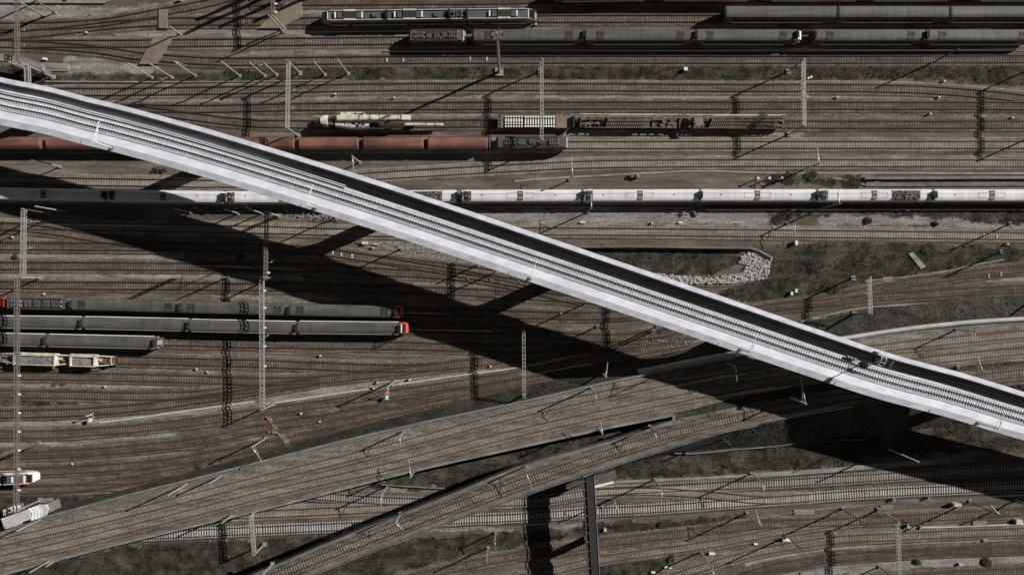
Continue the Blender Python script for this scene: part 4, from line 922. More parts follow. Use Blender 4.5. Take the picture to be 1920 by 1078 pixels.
b = MB(); b.box((13.25, 0, 2.3), (.5, 1.1, 2.2)); [b.tube((13.1, y, 1.5), (13.9, y, 1.5), .14) for y in (-.9, .9)]; [b.box((13.4, y, 3.2), (.4, .35, .25)) for y in (-1.2, 1.2)]; b.build('end_fittings', M['galv'], c1)
# --- red wagons
G = 'red tank shaped wagons'
r0 = empty('red_wagon', (0,0,0), 0, 'red wagon coupled to the dark locomotive', 'wagon', G); L = 14.6
pr = half([(1.2, ZR+1.15), (1.42, ZR+1.7), (1.42, ZR+2.5), (1.2, ZR+3.05), (.75, ZR+3.4), (.3, ZR+3.5)])
b = MB(); b.loft([r[::-1] for r in shell(L, pr, taper=[(0, .9, .93), (.02, 1, 1), (.98, 1, 1), (1, .9, .93)])]); b.build('body', M['wagon_red'], r0, smooth=False)
s = MB()
for k in range(1, 8): s.box((-L/2+L*k/8, 0, ZR+3.5), (.06, .5, .05))
s.build('roof_rib', M['wagon_red'], r0)
MB().box((0, 0, ZR+1.0), (L+.3, 1.9, .35)).build('frame', M['black'], r0)
for s in (-1, 1):
    MB().tube((-L/2, s*1.40, ZR+2.75), (L/2, s*1.40, ZR+2.75), .07, 6).build('side_rail', M['plate'], r0)
    MB().box((s*(L/2+.35), 0, ZR+1.1), (.7, 2.5, .25)).build('end_platform', M['black'], r0)
    for y in (-.85, .85): MB().tube((s*(L/2+.6), y, ZR+1.05), (s*(L/2+1.0), y, ZR+1.05), .13, 8).build('buffer', M['galv_d'], r0)
    b = MB(); [b.tube((s*(L/2+.5), y, ZR+1.2), (s*(L/2+.5), y, ZR+2.5), .05, 5) for y in (-1.1, 1.1)]; b.tube((s*(L/2+.5), -1.1, ZR+2.5), (s*(L/2+.5), 1.1, ZR+2.5), .05, 5); b.build('handrail', M['galv'], r0)
for x in (-L*.36, L*.36): wheelset(r0, x)
place(r0, 'H', 801, 914, L)
for x0, x1, lab in ((679,793,'red wagon below the yellowish rail crane, right of two'),(558,671,'red wagon below the yellowish rail crane, left of two'),(438,550,'red wagon emerging from under the viaduct'),(319,432,'red wagon mostly hidden under the viaduct'),(200,312,'red wagon whose end sticks out left of the viaduct'),(82,194,'red wagon sunlit left of the viaduct'),(-38,73,'red wagon in deep shade at the left edge')):
    place(relabel(copy_tree(r0), lab), 'H', x0, x1, L)
# --- rail crane
r = empty('rail_crane', (0,0,0), 0, 'cream rail crane with its long boom laid along the track', 'crane')
MB().box((-7.0, 0, ZR+1.0), (12.5, 2.6, .7)).build('carrier_frame', M['black'], r)
for x in (-11.2, -3.2): wheelset(r, x)
b = MB(); b.loft([[Vector((x, y*s_, z)) for y, z in half([(1.5, ZR+1.5), (1.5, ZR+2.6), (1.1, ZR+3.4), (.3, ZR+3.6)])][::-1] for x, s_ in ((-14.0, .62), (-13.6, .82), (-12.6, .9), (-12.4, .85))]); b.build('counterweight', M['cream'], r)
MB().box((-11.7, .0, ZR+2.3), (1.3, 2.0, 1.5)).build('winch_recess', M['rustbrown'], r)
MB().box((-10.6, .5, 4.0), (.9, .75, .8)).build('boom_pivot', M['black'], r)
for xx in (-8.2, -6.3, -4.9): MB().box((xx, -.75, ZR+3.02), (.7, .5, .1)).build('machine_hatch', M['black'], r)
b = MB(); b.loft([[Vector((x, y+o, z)) for y, z in half([(.6+wd, ZR+1.4), (.6+wd, ZR+2.7), (.3+wd, ZR+3.0)])][::-1] for x, wd, o in ((-10.6, .5, -.3), (-7.5, .7, -.55), (-4.6, .6, -.7), (-2.6, .2, -.9))]); b.build('machine_deck', M['cream'], r)
MB().box((-6.6, 1.55, ZR+2.2), (5.6, .9, 1.3)).build('engine_house', M['cream'], r); MB().box((-6.0, 1.6, ZR+2.87), (1.4, .3, .1)).build('vent', M['black'], r)
r_ = random.Random(3); b = MB()
for k in range(26): b.box((r_.uniform(-9, -3), r_.uniform(-1.8, 1.8), ZR+r_.uniform(2.7, 3.2)), (r_.uniform(.15, .7), r_.uniform(.1, .4), r_.uniform(.1, .5)), r_.uniform(0, 3))
b.build('machinery', M['black'], r); b = MB()
for k in range(14): b.box((r_.uniform(-9, -3), r_.uniform(-1.9, 1.6), ZR+r_.uniform(2.9, 3.3)), (r_.uniform(.2, .8), r_.uniform(.1, .35), .15), r_.uniform(0, .4))
b.build('handrail', M['cream'], r)
b = MB(); sg = [(-10.0, .62, 3.9), (-6, .60, 4.1), (-1.5, .55, 4.2), (2.2, .50, 4.2), (5.0, .46, 4.2)]
b.loft([[Vector((x, .45+y, z+dz)) for y, dz in ((wd, -.5), (wd, .35), (wd*.6, .5), (-wd*.6, .5), (-wd, .35), (-wd, -.5))][::-1] for x, wd, z in sg]); bo = b.build('boom', M['cream'], r)
for x in (-4.6, -2.1, .2, 2.4, 4.6): MB().box((x, .45, 4.25), (.09, 1.22, 1.02)).build('boom_collar', M['galv_d'], bo)
MB().box((6.4, .45, 4.2), (2.0, 1.15, 1.15)).build('boom_head', M['cream'], r)
b = MB(); b.tube((-.4, -.75, 2.4), (3.8, -.75, 2.4), .28, 8); b.tube((3.8, -.7, 2.4), (15, -.75, 2.2), .36, 8); lb = b.build('jib', M['cream'], r)
for x in (1.0, 4.0, 5.2, 8.0, 11.0, 13.2): MB().tube((x-.07, -.74, 2.3), (x+.07, -.74, 2.3), .41, 8).build('jib_collar', M['plate'], lb)
MB().box((-1.2, -1.1, ZR+1.4), (2.0, 1.6, 1.2)).build('hook_block', M['black'], r); MB().box((3.2, -.9, ZR+.9), (8.5, .25, .3)).build('rest_beam', M['rustbrown'], r); MB().box((7.0, -1.0, ZR+.8), (1.4, 1.0, .9)).build('rest_block', M['black'], r)
b = MB(); [b.box((-14.9, y, ZR+1.4), (.8, .5, .9)) for y in (-.8, .1, .9)]; b.build('buffer_gear', M['galv_d'], r)
p = P(960+(711-960)*.975, 232.5); r.location = (p.x, p.y, 0)
# --- flat wagon with sleeper panels
r = empty('flat_wagon', (0,0,0), 0, 'brown flat wagon next to the crane, loaded with white sleepers', 'wagon')
MB().box((0, 0, ZR+1.1), (18.2, 2.9, .3)).build('deck', M['plank'], r); MB().box((0, 0, ZR+.8), (18, 1.6, .35)).build('frame', M['black'], r)
MB().box((9.15, 0, ZR+1.6), (.35, 2.7, 1.2)).build('end_board', M['black'], r)
for x in (-6.6, 6.6): wheelset(r, x)
place(r, 'G2', 933, 1075, 18.2, 1.7)
def panel(x0, x1, n, key, z, label, hw=1.3, skew=0, m='white_paint', rails=True, dots=False):
    r = empty('sleeper_load', (0,0,0), 0, label, 'track panel', 'track panels lying on wagons'); L = (x1-x0)*(H-z)/F
    for k in range(n):
        x = -L/2+L*(k+.5)/n; b = MB()
        if dots:
            for y in (-1.15, -.5, .1, .5, 1.15): b.box((x, y, .12), (.36, .36, .22))
        else:
            b.box((x, 0, .05), (.28, hw*1.7, .2), skew); [b.box((x+ -math.sin(skew)*s*1.12*hw/1.3, s*1.14*hw/1.3, .12), (.42, .34, .3), skew) for s in (-1, 1)]
        b.build('sleeper', M[m], r)
    if rails:
        for s in (-1, 1): MB().box((0, s*.75, .24), (L, .08, .14)).build('rail', M['rail_red'], r)
    if rails: MB().box((0, 0, -.09), (L+.3, 2.6, .06)).build('bearer', M['black'], r)
    p = P((x0+x1)/2, 0, z); k = (H-z)/H; c = 960+((x0+x1)/2-960); wx = (c-960)*(H-z)/F
    q = min(T[key], key=lambda a: abs(a.x-wx)); r.location = (wx, q.y, z); return r
panel(983, 1041, 12, 'G2', ZR+1.36, 'panel of bright white sleepers on the brown flat wagon, right half')
panel(946, 981, 7, 'G2', ZR+1.36, 'panel of white sleeper blocks on the brown flat wagon, left half', dots=True)
def panel_wagon(x0, x1, label, r_, mats):
    L = (x1-x0)*(H-3.5)/F; r = empty('panel_wagon', (0,0,0), 0, label, 'wagon', 'rusty wagons carrying slanted track panels')
    MB().box((0, 0, ZR+1.0), (L, 2.3, .4)).build('frame', M['rustbrown'], r)
    for x in (-L*.38, L*.38): wheelset(r, x)
    b = MB(); [b.box((x, 0, ZR+1.4), (.16, 2.7, .4)) for x in np.linspace(-L*.48, L*.48, 12)]; b.build('cross_beam', M['rustbrown'], r)
    for y, z_ in ((1.5, ZR+2.9), (-1.4, ZR+1.6), (.5, ZR+1.9)): MB().box((0, y, z_), (L*(.98 if y > 1 else .9), .14, .22)).build('side_beam', M['cream' if y > 1 else 'rustbrown'], r)
    b = MB(); [b.box((x, 1.5, ZR+2.1), (.12, .12, 1.5)) for x in np.linspace(-L*.47, L*.47, 9)]; b.build('stanchion', M['rustbrown'], r)
    for s in (-1, 1):
        b = MB()
        for k in range(9): b.box((s*r_.uniform(L*.30, L*.47), r_.uniform(-1.1, 1.1), ZR+r_.uniform(1.3, 1.9)), (r_.uniform(.3, 1.2), r_.uniform(.1, .5), r_.uniform(.1, .5)), r_.uniform(-.2, .2))
        b.build('end_gear', M['galv_d'], r)
    return place(r, 'G2', x0, x1, L, 3.5)
pw = [panel_wagon(1086, 1281, 'rusty wagon with slanted track panel, nearer the white sleepers', random.Random(1), 0), panel_wagon(1284, 1476, 'rusty wagon with slanted track panel, end of the row', random.Random(2), 0)]
def tilted(xa, xb, key, label, n, lift=.75, drift=0.0):
    r = empty('sleeper_load', (0,0,0), 0, label, 'track panel', 'track panels lying on wagons'); L = (xb-xa)*(H-3)/F
    for k in range(n):
        x = -L/2+L*(k+.5)/n; f = k/n; b = MB(); y0, y1 = 1.25, -1.35+drift*f; z0_, z1_ = 1.3, -.2
        b.loft([[Vector((x+(-.7)*t+dx, y0+(y1-y0)*t, z0_+(z1_-z0_)*t+dz)) for dx, dz in ((.14, 0), (.14, .2), (-.14, .2), (-.14, 0))] for t in (1, 0)])
        b.build('sleeper', M['sl_pale' if k % 7 in (2, 3) else 'sl_dusty'], r)
        MB().box((x, y0+.05, z0_+.14), (.3, .3, .22)).build('sleeper_end', M['sl_white'], r)
        if k % 1 == 0: MB().box((x-.7, y1, z1_+.2), (.22, .22, .2)).build('sleeper_end', M['sl_pale'], r)
    for t in (.22, .5, .8): MB().box((-.7*t, 1.25-2.6*t+drift*.4*t, 1.3-1.5*t+.26), (L, .09, .14), .0).build('rail', M['rail_red'], r)
    p = P((xa+xb)/2, 0, 3); q = min(T[key], key=lambda a: abs(a.x-p.x)); r.location = (p.x, q.y, ZR+1.75); return r
tilted(1141, 1222, 'G2', 'slanted sleeper panel on the rusty wagon nearer the white sleepers', 20)
tilted(1336, 1462, 'G2', 'slanted sleeper panel on the rusty wagon at the end of the row', 31, drift=.5)
r = panel(1303, 1318, 6, 'G2', 3.6, 'small pale stack of boards lying across the last rusty wagon', hw=1.2, skew=.3, m='sl_dusty', rails=False)
# --- hopper wagons
def hopper(x0, x1, label, body, full, seed):
    L = (x1-x0)*(H-3.2)/F; r = empty('hopper_wagon', (0,0,0), 0, label, 'wagon', 'cream hopper wagons'); xa, xb = -L/2+body[0]*L, -L/2+body[1]*L; xm, Lb = (xa+xb)/2, xb-xa
    zt = ZR+2.9
    for s, h_ in ((1, .75), (-1, .18)):
        b = MB(); y = s*1.12 if s > 0 else -1.3; b.box((xm, s*1.22 if s > 0 else -1.32, zt-(.02 if s > 0 else 0)), (Lb, h_, .14)); b.box((xm, s*1.35, zt-.9), (Lb, .1, 1.7)); b.build('side_wall', M['cream'], r)
    for x in (xa, xb): MB().box((x, 0, zt-.7), (.34, 2.9, 1.5)).build('end_wall', M['cream'], r)
    b = MB(); N_ = 12; pts = []
    r_ = random.Random(seed)
    for i in range(N_+1):
        ring = []
        for j in range(7):
            f = i/N_; zz = zt-.45+.16*math.sin(math.pi*j/6)+(0 if full else -.9*max(0, f-.45)*(j/6)*1.4)+r_.uniform(-.04, .04)
            ring.append(Vector((xa+Lb*f, -1.25+2.2*j/6, zz)))
        pts.append(ring)
    b.loft(pts, closed=False, caps=False); b.f = [tuple(reversed(f)) for f in b.f]; b.build('gravel_load', M['gravelload'], r)
    MB().box((0, 0, ZR+.95), (L, 1.9, .4)).build('frame', M['rustbrown'], r)
    for x in (-L*.36, L*.36): wheelset(r, x)
    e0_, e1_ = (xb+.2, L/2)
    b = MB(); Le = e1_-e0_
    for s in (-1, 1): b.tube((e0_, s*1.25, zt-.1), (e1_-.1, s*.95, ZR+1.5), .12, 6); b.tube((e1_-.15, s*.95, ZR+1.0), (e1_-.15, s*.95, ZR+2.1), .08, 6)
    b.tube((e1_-.15, -.95, ZR+2.1), (e1_-.15, .95, ZR+2.1), .09, 6); b.build('end_frame', M['cream'], r)
    b = MB(); [b.box((e0_+r_.uniform(.3, Le-.3), r_.uniform(-.8, .8), ZR+1.5), (r_.uniform(.3, 1), r_.uniform(.2, .6), r_.uniform(.2, .6))) for _ in range(7)]; b.build('brake_gear', M['rustbrown'], r)
    MB().box((e0_+.5, .2, ZR+1.9), (1.0, .5, .3)).build('step', M['cream'], r)
    for s in (-1, 1):
        for y in (-.85, .85): MB().tube((s*L/2, y, ZR+1.0), (s*(L/2+.45), y, ZR+1.0), .14, 8).build('buffer', M['galv_d'], r)
    return place(r, 'R', x0, x1, L, 3.2)
hopper(27, 126, 'longer cream hopper wagon full of gravel, under the leaning mast', (.0, .77), True, 1)
hopper(133, 207, 'shorter cream hopper wagon with a half emptied gravel load', (.0, .60), False, 2)
r = empty('service_wagon', (0,0,0), 0, 'grey service wagon with open framework cut by the left edge', 'wagon')
MB().box((0, 0, ZR+1.0), (10, 2.3, .4)).build('frame', M['galv_d'], r); r_ = random.Random(9); b = MB()
for k in range(16): b.box((r_.uniform(-4, 4.6), r_.uniform(-1.3, 1.3), ZR+r_.uniform(1.5, 2.8)), (r_.uniform(.3, 2), r_.uniform(.1, .4), r_.uniform(.1, .5)), r_.uniform(-.3, .3))
b.build('machinery', M['galv'], r); MB().tube((1.5, .9, ZR+2.6), (8.3, 1.55, ZR+3.4), .16, 8).build('conveyor_arm', M['conc_pale'], r)
for x in (-3, 3): wheelset(r, x)
place(r, 'R', -52, 22, 10, 3)
# --- white and orange railcar lower left
r = railcar(16, 'white railcar with an orange front at the lower left edge', 1); r['group'] = 'white and orange railcar'
place(r, 'X', -70, 57, 16, dy=-.9)
for ch in r.children:
    if ch.name.startswith('body'): ch.data = ch.data.copy(); ch.data.materials[0] = M['side_white']
b = MB(); b.box((7.25, .0, ZR+2.35), (.55, 1.9, .25)); b.build('front_panel', M['red_bright'], r)
b = MB(); [b.box((5.3, s*1.16, ZR+3.22), (3.6, .22, .12)) for s in (-1, 1)]; b.build('shoulder_stripe', M['red_bright'], r)
MB().box((6.1, 0, ZR+3.05), (.7, 1.6, .12)).build('windscreen_edge', M['conc_pale'], r)

for i_, o_ in enumerate([o for o in S.objects if o.get('category') == 'coach' and o.parent is None and not o.name.startswith('white')]): roof_extras(o_, i_, 3.82 if 'deck coach' not in o_['label'] else 4.35)
# ------------------------------------------------------------------ catenary masts, gantries, lamps
def mast(base, h, label, arm=None, z0=0.0, thick=.19, kind='pole', m='galv', side=0, group='catenary masts beside the tracks'):
    """base: image px of foot at height z0; arm: image vector (px) of the horizontal arm at the top"""
    p = P(base[0], base[1], z0); r = empty('catenary_mast', p, 0, label, 'mast', group)
    MB().box((0, 0, .1), (.8, .8, .4)).build('foundation', M['conc'], r)
    if kind == 'pole': b = MB(); b.box((0, 0, h/2), (thick*1.5, thick*1.3, h)); b.box((0, 0, h-.1), (.34, .34, .2)); b.build('pole', M[m], r)
    else:
        b = MB(); w = thick*1.3
        for sx in (-1, 1):
            for sy in (-1, 1): b.box((sx*w, sy*w, h/2), (.12, .12, h))
        n = int(h/.8)
        for k in range(n):
            z = h*(k+.5)/n
            for sx in (-1, 1): b.box((sx*w, 0, z), (.07, 2*w, .09)); b.box((0, sx*w, z), (2*w, .07, .09))
        b.build('pole', M[m], r)
    if arm:
        k = (H-z0-h)/F; v = Vector((arm[0]*k, -arm[1]*k, 0)); L = v.length; u = v.normalized(); n = Vector((-u.y, u.x, 0))
        a = MB(); a.tube((0, 0, h-.4), (v.x, v.y, h-.9), .075, 6); a.tube((0, 0, h-1.9), (v.x*.75, v.y*.75, h-.85), .06, 6); a.tube((v.x*.9, v.y*.9, h-.9), (v.x*.8, v.y*.8, h-1.9), .05, 5)
        ar = a.build('arm', M['galv'], r); q = v*.2
        MB().tube((q.x, q.y, h-.5), (v.x*.34, v.y*.34, h-.57), .12, 7).build('insulator', M['insul'], ar)
    return r
MA = [ # base, height, label, arm, z0, kind, metal
 ((286,146),11,'slanting mast on the upper left grass, leftmost of eight in a row',None,0,'pole','galv'),
 ((323,146),10.5,'second slanting mast on the upper left grass row',None,0,'pole','galv'),
 ((367,143),11,'third slanting mast on the upper left grass row, holding a side arm',(22,6),0,'pole','galv'),
 ((450,143),11,'fourth slanting mast on the upper left grass row',None,0,'pole','galv'),
 ((497,143),10.5,'fifth slanting mast on the upper left grass row',None,0,'pole','galv'),
 ((519,141),9,'short mast crowded beside the pale lattice gantry',(-14,2),0,'pole','galv'),
 ((610,141),10.5,'mast just right of the pale lattice gantry on the grass',None,0,'pole','galv'),
 ((653,139),11,'last slanting mast of the upper left grass row, at the wall end',None,0,'pole','galv'),
 ((99,147),11,'mast beside the curved ramp, right of two',None,0,'pole','galv'),
 ((74,142),10.5,'mast beside the curved ramp, left of two',None,0,'pole','galv'),
 ((338,65),5.5,'short mast next to the slanting timber crossing',None,0,'pole','galv'),
 ((83,31),11,'mast on the pale platform path at top left with an arm',(18,-8),0,'pole','galv'),
 ((104,24),8,'thin mast below the pale platform in the top left corner',None,0,'pole','galv_d'),
 ((532,61),11,'mast at the foot of the wedge shaped timber crossing',None,0,'pole','galv'),
 ((1749,118),9.5,'thin dark mast on the grass strip at upper right',None,0,'pole','galv_d'),
 ((1068,338),8.5,'mast above the white train with its arm over the curving track',(-2,-34),0,'pole','galv'),
 ((1102,398),8.5,'mast just below the white train with an arm across its roof',(-1,-27),0,'pole','galv'),
 ((1542,390),9,'mast at the pale wall below the white train with an arm across its roof',(0,-25),0,'pole','galv'),
 ((1508,318),8.5,'mast on the kerb above the white train, far right',(-2,-30),0,'pole','galv'),
 ((1893,420),9.5,'mast beside the pale sleepers near the right edge',None,0,'pole','galv'),
 ((1476,420),5,'mast with curved bracket above the pale sleepers',(2,28),0,'pole','galv'),
 ((675,305),8.5,'mast beside the viaduct above the curving pale track',(2,29),0,'pole','galv'),
 ((113,313),8,'slanting mast left of the viaduct under the red wagons',None,0,'pole','galv'),
 ((492,400),9,'mast in front of the white train, right of three by the deck shadow',(-14,-12),0,'pole','galv'),
 ((447,400),8.5,'mast in front of the white train, middle of three by the deck shadow',None,0,'pole','galv'),
 ((359,399),8.5,'mast in front of the white train, left of three by the deck shadow',None,0,'pole','galv'),
 ((520,404),9,'mast on the pale strip next to the head of the tall lit gantry',None,0,'pole','galv'),
 ((630,408),9,'mast whose long shadow ends on the pale sleepers by the viaduct',None,0,'pole','galv'),
 ((753,467),9.5,'mast between viaduct and brown turnout tracks, left of three',None,0,'pole','galv_d'),
 ((897,497),7,'mast between viaduct and brown turnout tracks, middle of three',None,0,'pole','galv_d'),
 ((935,508),10,'mast between viaduct and brown turnout tracks, right of three',None,0,'pole','galv_d'),
 ((125,397),11,'pale slanting mast lying across the deck shadow at far left',None,0,'pole','galv'),
 ((336,519),10,'lattice mast standing alone on the gravel path, pale top',None,0,'lattice','galv'),
 ((427,520),9.5,'thin mast alone on the gravel path with a long shadow',None,0,'pole','galv_d'),
 ((740,714),9.5,'pale mast on the gravel strip above the white trough',(-1,14),0,'pole','galv'),
 ((499,821),9.5,'bright slanting mast among the rusty tracks below the tall lit gantry',(18,30),0,'pole','galv'),
 ((74,829),12,'lattice mast leaning over the gravel near the left edge',None,0,'lattice','galv_d'),
 ((353,905),10,'mast on the wide viaduct edge, left of two with long shadows',None,3,'pole','galv'),
 ((417,890),7.5,'mast on the wide viaduct edge, right of two with long shadows',None,3.3,'pole','galv'),
 ((78,972),8.5,'mast on the wide viaduct beside the white louvred roof',None,2.1,'pole','galv'),
 ((99,1047),8,'mast on the lower parapet of the wide viaduct near the left corner',None,1.8,'pole','galv'),
 ((107,1049),4,'short post next to the mast on the lower parapet near the left corner',None,1.8,'pole','galv'),
 ((437,963),6.5,'mast on the lower parapet of the wide viaduct by the white sleepers',None,3.5,'pole','galv'),
 ((757,808),7,'mast on the upper parapet of the wide viaduct with a dangling arm',(3,17),5,'pole','galv'),
 ((777,881),6.5,'mast on the lower parapet of the wide viaduct, middle of the picture',(-4,-34),5,'pole','galv'),
 ((726,911),8.5,'mast between the two ballasted viaducts with its arm over the pale track',(-1,22),0,'pole','galv'),
 ((751,962),7,'mast on the upper parapet of the narrow curved viaduct',(14,14),8.4,'pole','galv'),
 ((511,1056),7,'mast on the narrow curved viaduct near the lower edge',None,8.8,'pole','galv'),
 ((985,873),6,'mast on the narrow curved viaduct above the covered footbridge',(13,34),8,'pole','galv_d'),
 ((1218,799),6.5,'mast with curved bracket on the narrow curved viaduct near the end wall',(6,26),7,'pole','galv_d'),
 ((915,1026),9,'pale mast beside the dark track near the lower edge',None,0,'pole','galv'),
 ((929,998),6,'pale mast just below the white sleepers near the narrow viaduct',(0,16),0,'pole','galv'),
 ((1108,727),8,'mast on the wide viaduct at the edge of the deck shadow',(5,25),6.6,'pole','galv'),
 ((1124,804),6,'mast on the lower parapet of the wide viaduct near its end wall',(-4,-24),6.6,'pole','galv'),
 ((1127,697),9,'cross shaped mast standing in the deck shadow, left of the wide kerb',(4,-26),0,'pole','insul'),
 ((1362,681),7,'mast in the deck shadow on the wide viaduct with hanging arm',(4,28),7,'pole','galv'),
 ((1484,746),8,'pale mast deep in the deck shadow with long arms',(-7,-48),7,'pole','insul'),
 ((1667,842),12,'long pale slanting mast deep in the deck shadow',None,0,'pole','insul'),
 ((1348,818),9,'slanting mast on the dark grass bank below the curved viaduct',None,0,'pole','galv_d'),
 ((1227,898),9.5,'mast on the pale service road with arm over the white sleepers, left of two',(-1,24),0,'pole','galv'),
 ((1408,887),9,'mast on the pale service road with arm over the white sleepers, right of two',(2,26),0,'pole','galv'),
 ((1400,961),10,'slanting mast below the white sleepers with a hooked arm',(-9,-30),0,'pole','galv'),
 ((1314,1034),11,'slanting mast at the end of the white sleeper ends, lower edge',(2,20),0,'pole','galv'),
 ((1579,953),10,'slanting mast below the white sleepers, left of the pale lattice gantry',None,0,'pole','galv_d'),
 ((1818,939),11,'slanting mast at right between deck shadow and corner tracks',(-16,-18),0,'pole','galv_d'),
 ((1905,937),9,'mast at the right edge below the deck shadow',None,0,'pole','galv_d'),
 ((1648,1062),9,'mast at the lower edge with a broad shadow, by the pale lattice gantry',None,0,'pole','galv_d'),
 ((1475,1004),10,'slanting mast beside a small white topped box',None,0,'pole','galv_d'),
 ((1795,688),9,'mast on the wide viaduct track side near the right edge',(-6,-26),6.9,'pole','galv'),
 ((1792,618),7,'mast on the upper parapet of the wide viaduct near the right edge',(3,24),6.9,'pole','galv'),
 ((1600,588),9,'mast on the grass bank beside the pale kerb, right of the viaduct',None,0,'pole','galv_d'),
 ((1902,572),9,'mast on the grass bank near the right edge',None,0,'pole','galv_d'),
 ((1876,472),9.5,'mast among the weeds at the right edge above the kerb',(14,0),0,'pole','galv'),
 ((1120,612),9,'mast left of the viaduct shadow edge with a low shadow',None,0,'pole','galv_d'),
 ((1232,612),9,'dark mast tight under the viaduct edge near the turnout',None,0,'pole','galv_d'),
 ((1100,568),8,'dark mast under the viaduct edge above the turnout',None,0,'pole','galv_d'),
]
for b, h, lab, arm, z0, kd, mm in MA: mast(b, h, lab, arm, z0, .19, kd, mm)
def gantry(pa, pb, z, label, w=.62, m='galv', lamps=(), legs=(True, True), drops=(), shadow_only=False, group='lattice gantries spanning the tracks', legm='galv', wide=None):
    A, B = P(pa[0], pa[1], z), P(pb[0], pb[1], z); c = (A+B)/2; r = empty('gantry', (c.x, c.y, 0), 0, label, 'gantry', group)
    d = (B-A); L = d.length; u = d.normalized(); n = Vector((-u.y, u.x, 0)); o = Vector((c.x, c.y, 0)); A -= o; B -= o
    b = MB(); hh = .65
    for s in (-1, 1):
        for dz in (0, -hh):
            q = n*(s*w/2)+Vector((0, 0, dz)); b.tube(A+q, B+q, .09, 4)
    k = max(3, int(L/.85)); w_ = w
    for i in range(k+1):
        q = A+u*(L*i/k); b.tube(q+n*w/2, q-n*w/2, .065, 4); b.tube(q+n*w/2-Vector((0, 0, hh)), q-n*w/2-Vector((0, 0, hh)), .06, 4)
        if i < k:
            q2 = A+u*(L*(i+1)/k); sg = 1 if i % 2 else -1
            b.tube(q+n*(w/2), q2+n*(w/2)-Vector((0, 0, hh)), .05, 4); b.tube(q-n*(w/2), q2-n*(w/2)-Vector((0, 0, hh)), .05, 4)
            if i % 2 == 0: b.tube(q+n*(sg*w/2), q2-n*(sg*w/2), .035, 4)
    b.build('beam', M[m], r)
    for E, on in ((A, legs[0]), (B, legs[1])):
        if on:
            b = MB(); b.box((E.x, E.y, z/2+.15), (.32, .26, z+.5)); b.build('leg', M[legm], r); MB().box((E.x, E.y, .12), (1.1, 1.1, .5)).build('foundation', M['conc'], r)
    for t in drops:
        q = A+u*(L*t); b = MB(); b.box((q.x+.5, q.y, z-.8), (.1, .1, 1.6)); b.tube((q.x+.5, q.y, z-1.4), (q.x+1.5, q.y+.5, z-1.1), .05, 5); dr = b.build('drop_arm', M[m], r)
        MB().tube((q.x+.8, q.y+.15, z-1.3), (q.x+1.1, q.y+.3, z-1.2), .11, 6).build('insulator', M['insul'], dr)
    for t in lamps:
        q = A+u*(L*t); b = MB(); b.box((q.x+.75, q.y, z-.1), (.55, .38, .22)); lp = b.build('lamp', M['insul'], r); MB().tube((q.x+.3, q.y, z-.1), (q.x+.5, q.y, z-.1), .04, 4).build('bracket', M[m], lp)
    return r
gantry((29,-25), (31,120), 8, 'brownish lattice gantry at the top left corner', m='galv_d', drops=(.3, .55, .75))
gantry((43,392), (41,516), 9, 'pale lattice gantry at the far left across the deck shadow', w=.75, legs=(True, False), drops=(.2, .6))
gantry((30,520), (29,958), 8.5, 'very long lattice gantry with white lamp boxes near the left edge', w=.72, m='galv_d', lamps=(.42, .50, .58, .66, .74, .82, .91, .98), legs=(True, True))
gantry((499,398), (497,524), 9, 'dull upper part of the gantry pair between deck shadow and trains', m='galv_d', lamps=(.9,), legs=(True, False), drops=(.75,))
gantry((490,520), (491,768), 8, 'tall bright lit gantry with white lamp boxes across the dark coaches', w=.85, lamps=(.1, .23, .38, .52, .67), drops=(.45,))
gantry((540,115), (538,240), 9, 'pale lattice gantry above the viaduct, between grass and rail crane', drops=(.42, .7))
gantry((511,-60), (511,30), 8, 'rust brown gantry beside the wedge shaped crossing, top edge', m='galv_d', lamps=(.75, .92), drops=(.5,))
gantry((1016,111), (1016,262), 9, 'pale lattice gantry over the white sleeper load', drops=())
gantry((1507,112), (1509,236), 9, 'pale lattice gantry right of the rusty panel wagons', drops=())
gantry((1991,105), (1991,240), 9, 'gantry just past the right edge, seen by its shadow', group=None)
gantry((982,622), (983,746), 8.5, 'pale lattice gantry at the deck shadow beside the white trough', w=.6, legm='galv_d')
gantry((470,966), (476,1040), 7, 'pale lattice gantry over the white sleepers beside the wide viaduct', drops=(.3,))
gantry((1684,977), (1690,1130), 8.5, 'pale lattice gantry in the lower right corner', w=.6)
gantry((1631,520), (1633,590), 8, 'pale lattice gantry over the dark tracks right of the viaduct', w=.6, drops=(.5,))
gantry((49,122), (51,166), 9.5, 'short pale ladder gantry between the ramp and the viaduct', w=.9)
gantry((930,452), (932,560), 8, 'gantry hidden below the viaduct, seen by its shadow', group=None, legs=(False, True))
gantry((1235,530), (1237,625), 8, 'second gantry hidden below the viaduct, seen by its shadow', group=None, legs=(False, True))
# tall light mast
p = P(936, 136); r = empty('light_mast', p, 0, 'very tall tubular light mast with lamps above the grass strip', 'light mast')
MB().tube((0, 0, -.2), (0, 0, 26), .38, 12, .2).build('pole', M['galv'], r)
MB().box((0, 0, .15), (2, 2, .6)).build('foundation', M['conc'], r)
b = MB()
for k in range(12):
    a0, a1 = 2*math.pi*k/12, 2*math.pi*(k+1)/12; b.tube((1.0*math.cos(a0), 1.0*math.sin(a0), 24.8), (1.0*math.cos(a1), 1.0*math.sin(a1), 24.8), .06, 5)
b.build('ring', M['galv'], r)
for k in range(5): a0 = 2*math.pi*k/5; MB().box((1.15*math.cos(a0), 1.15*math.sin(a0), 25), (.45, .45, .3), a0).build('floodlight', M['black'], r)
b = MB(); [b.tube((.2, .2, z), (.5, .45, z), .04, 4) for z in np.arange(1, 24, .8)]; b.tube((.5, .45, 1), (.5, .45, 24), .05, 5); b.build('ladder', M['galv_d'], r)

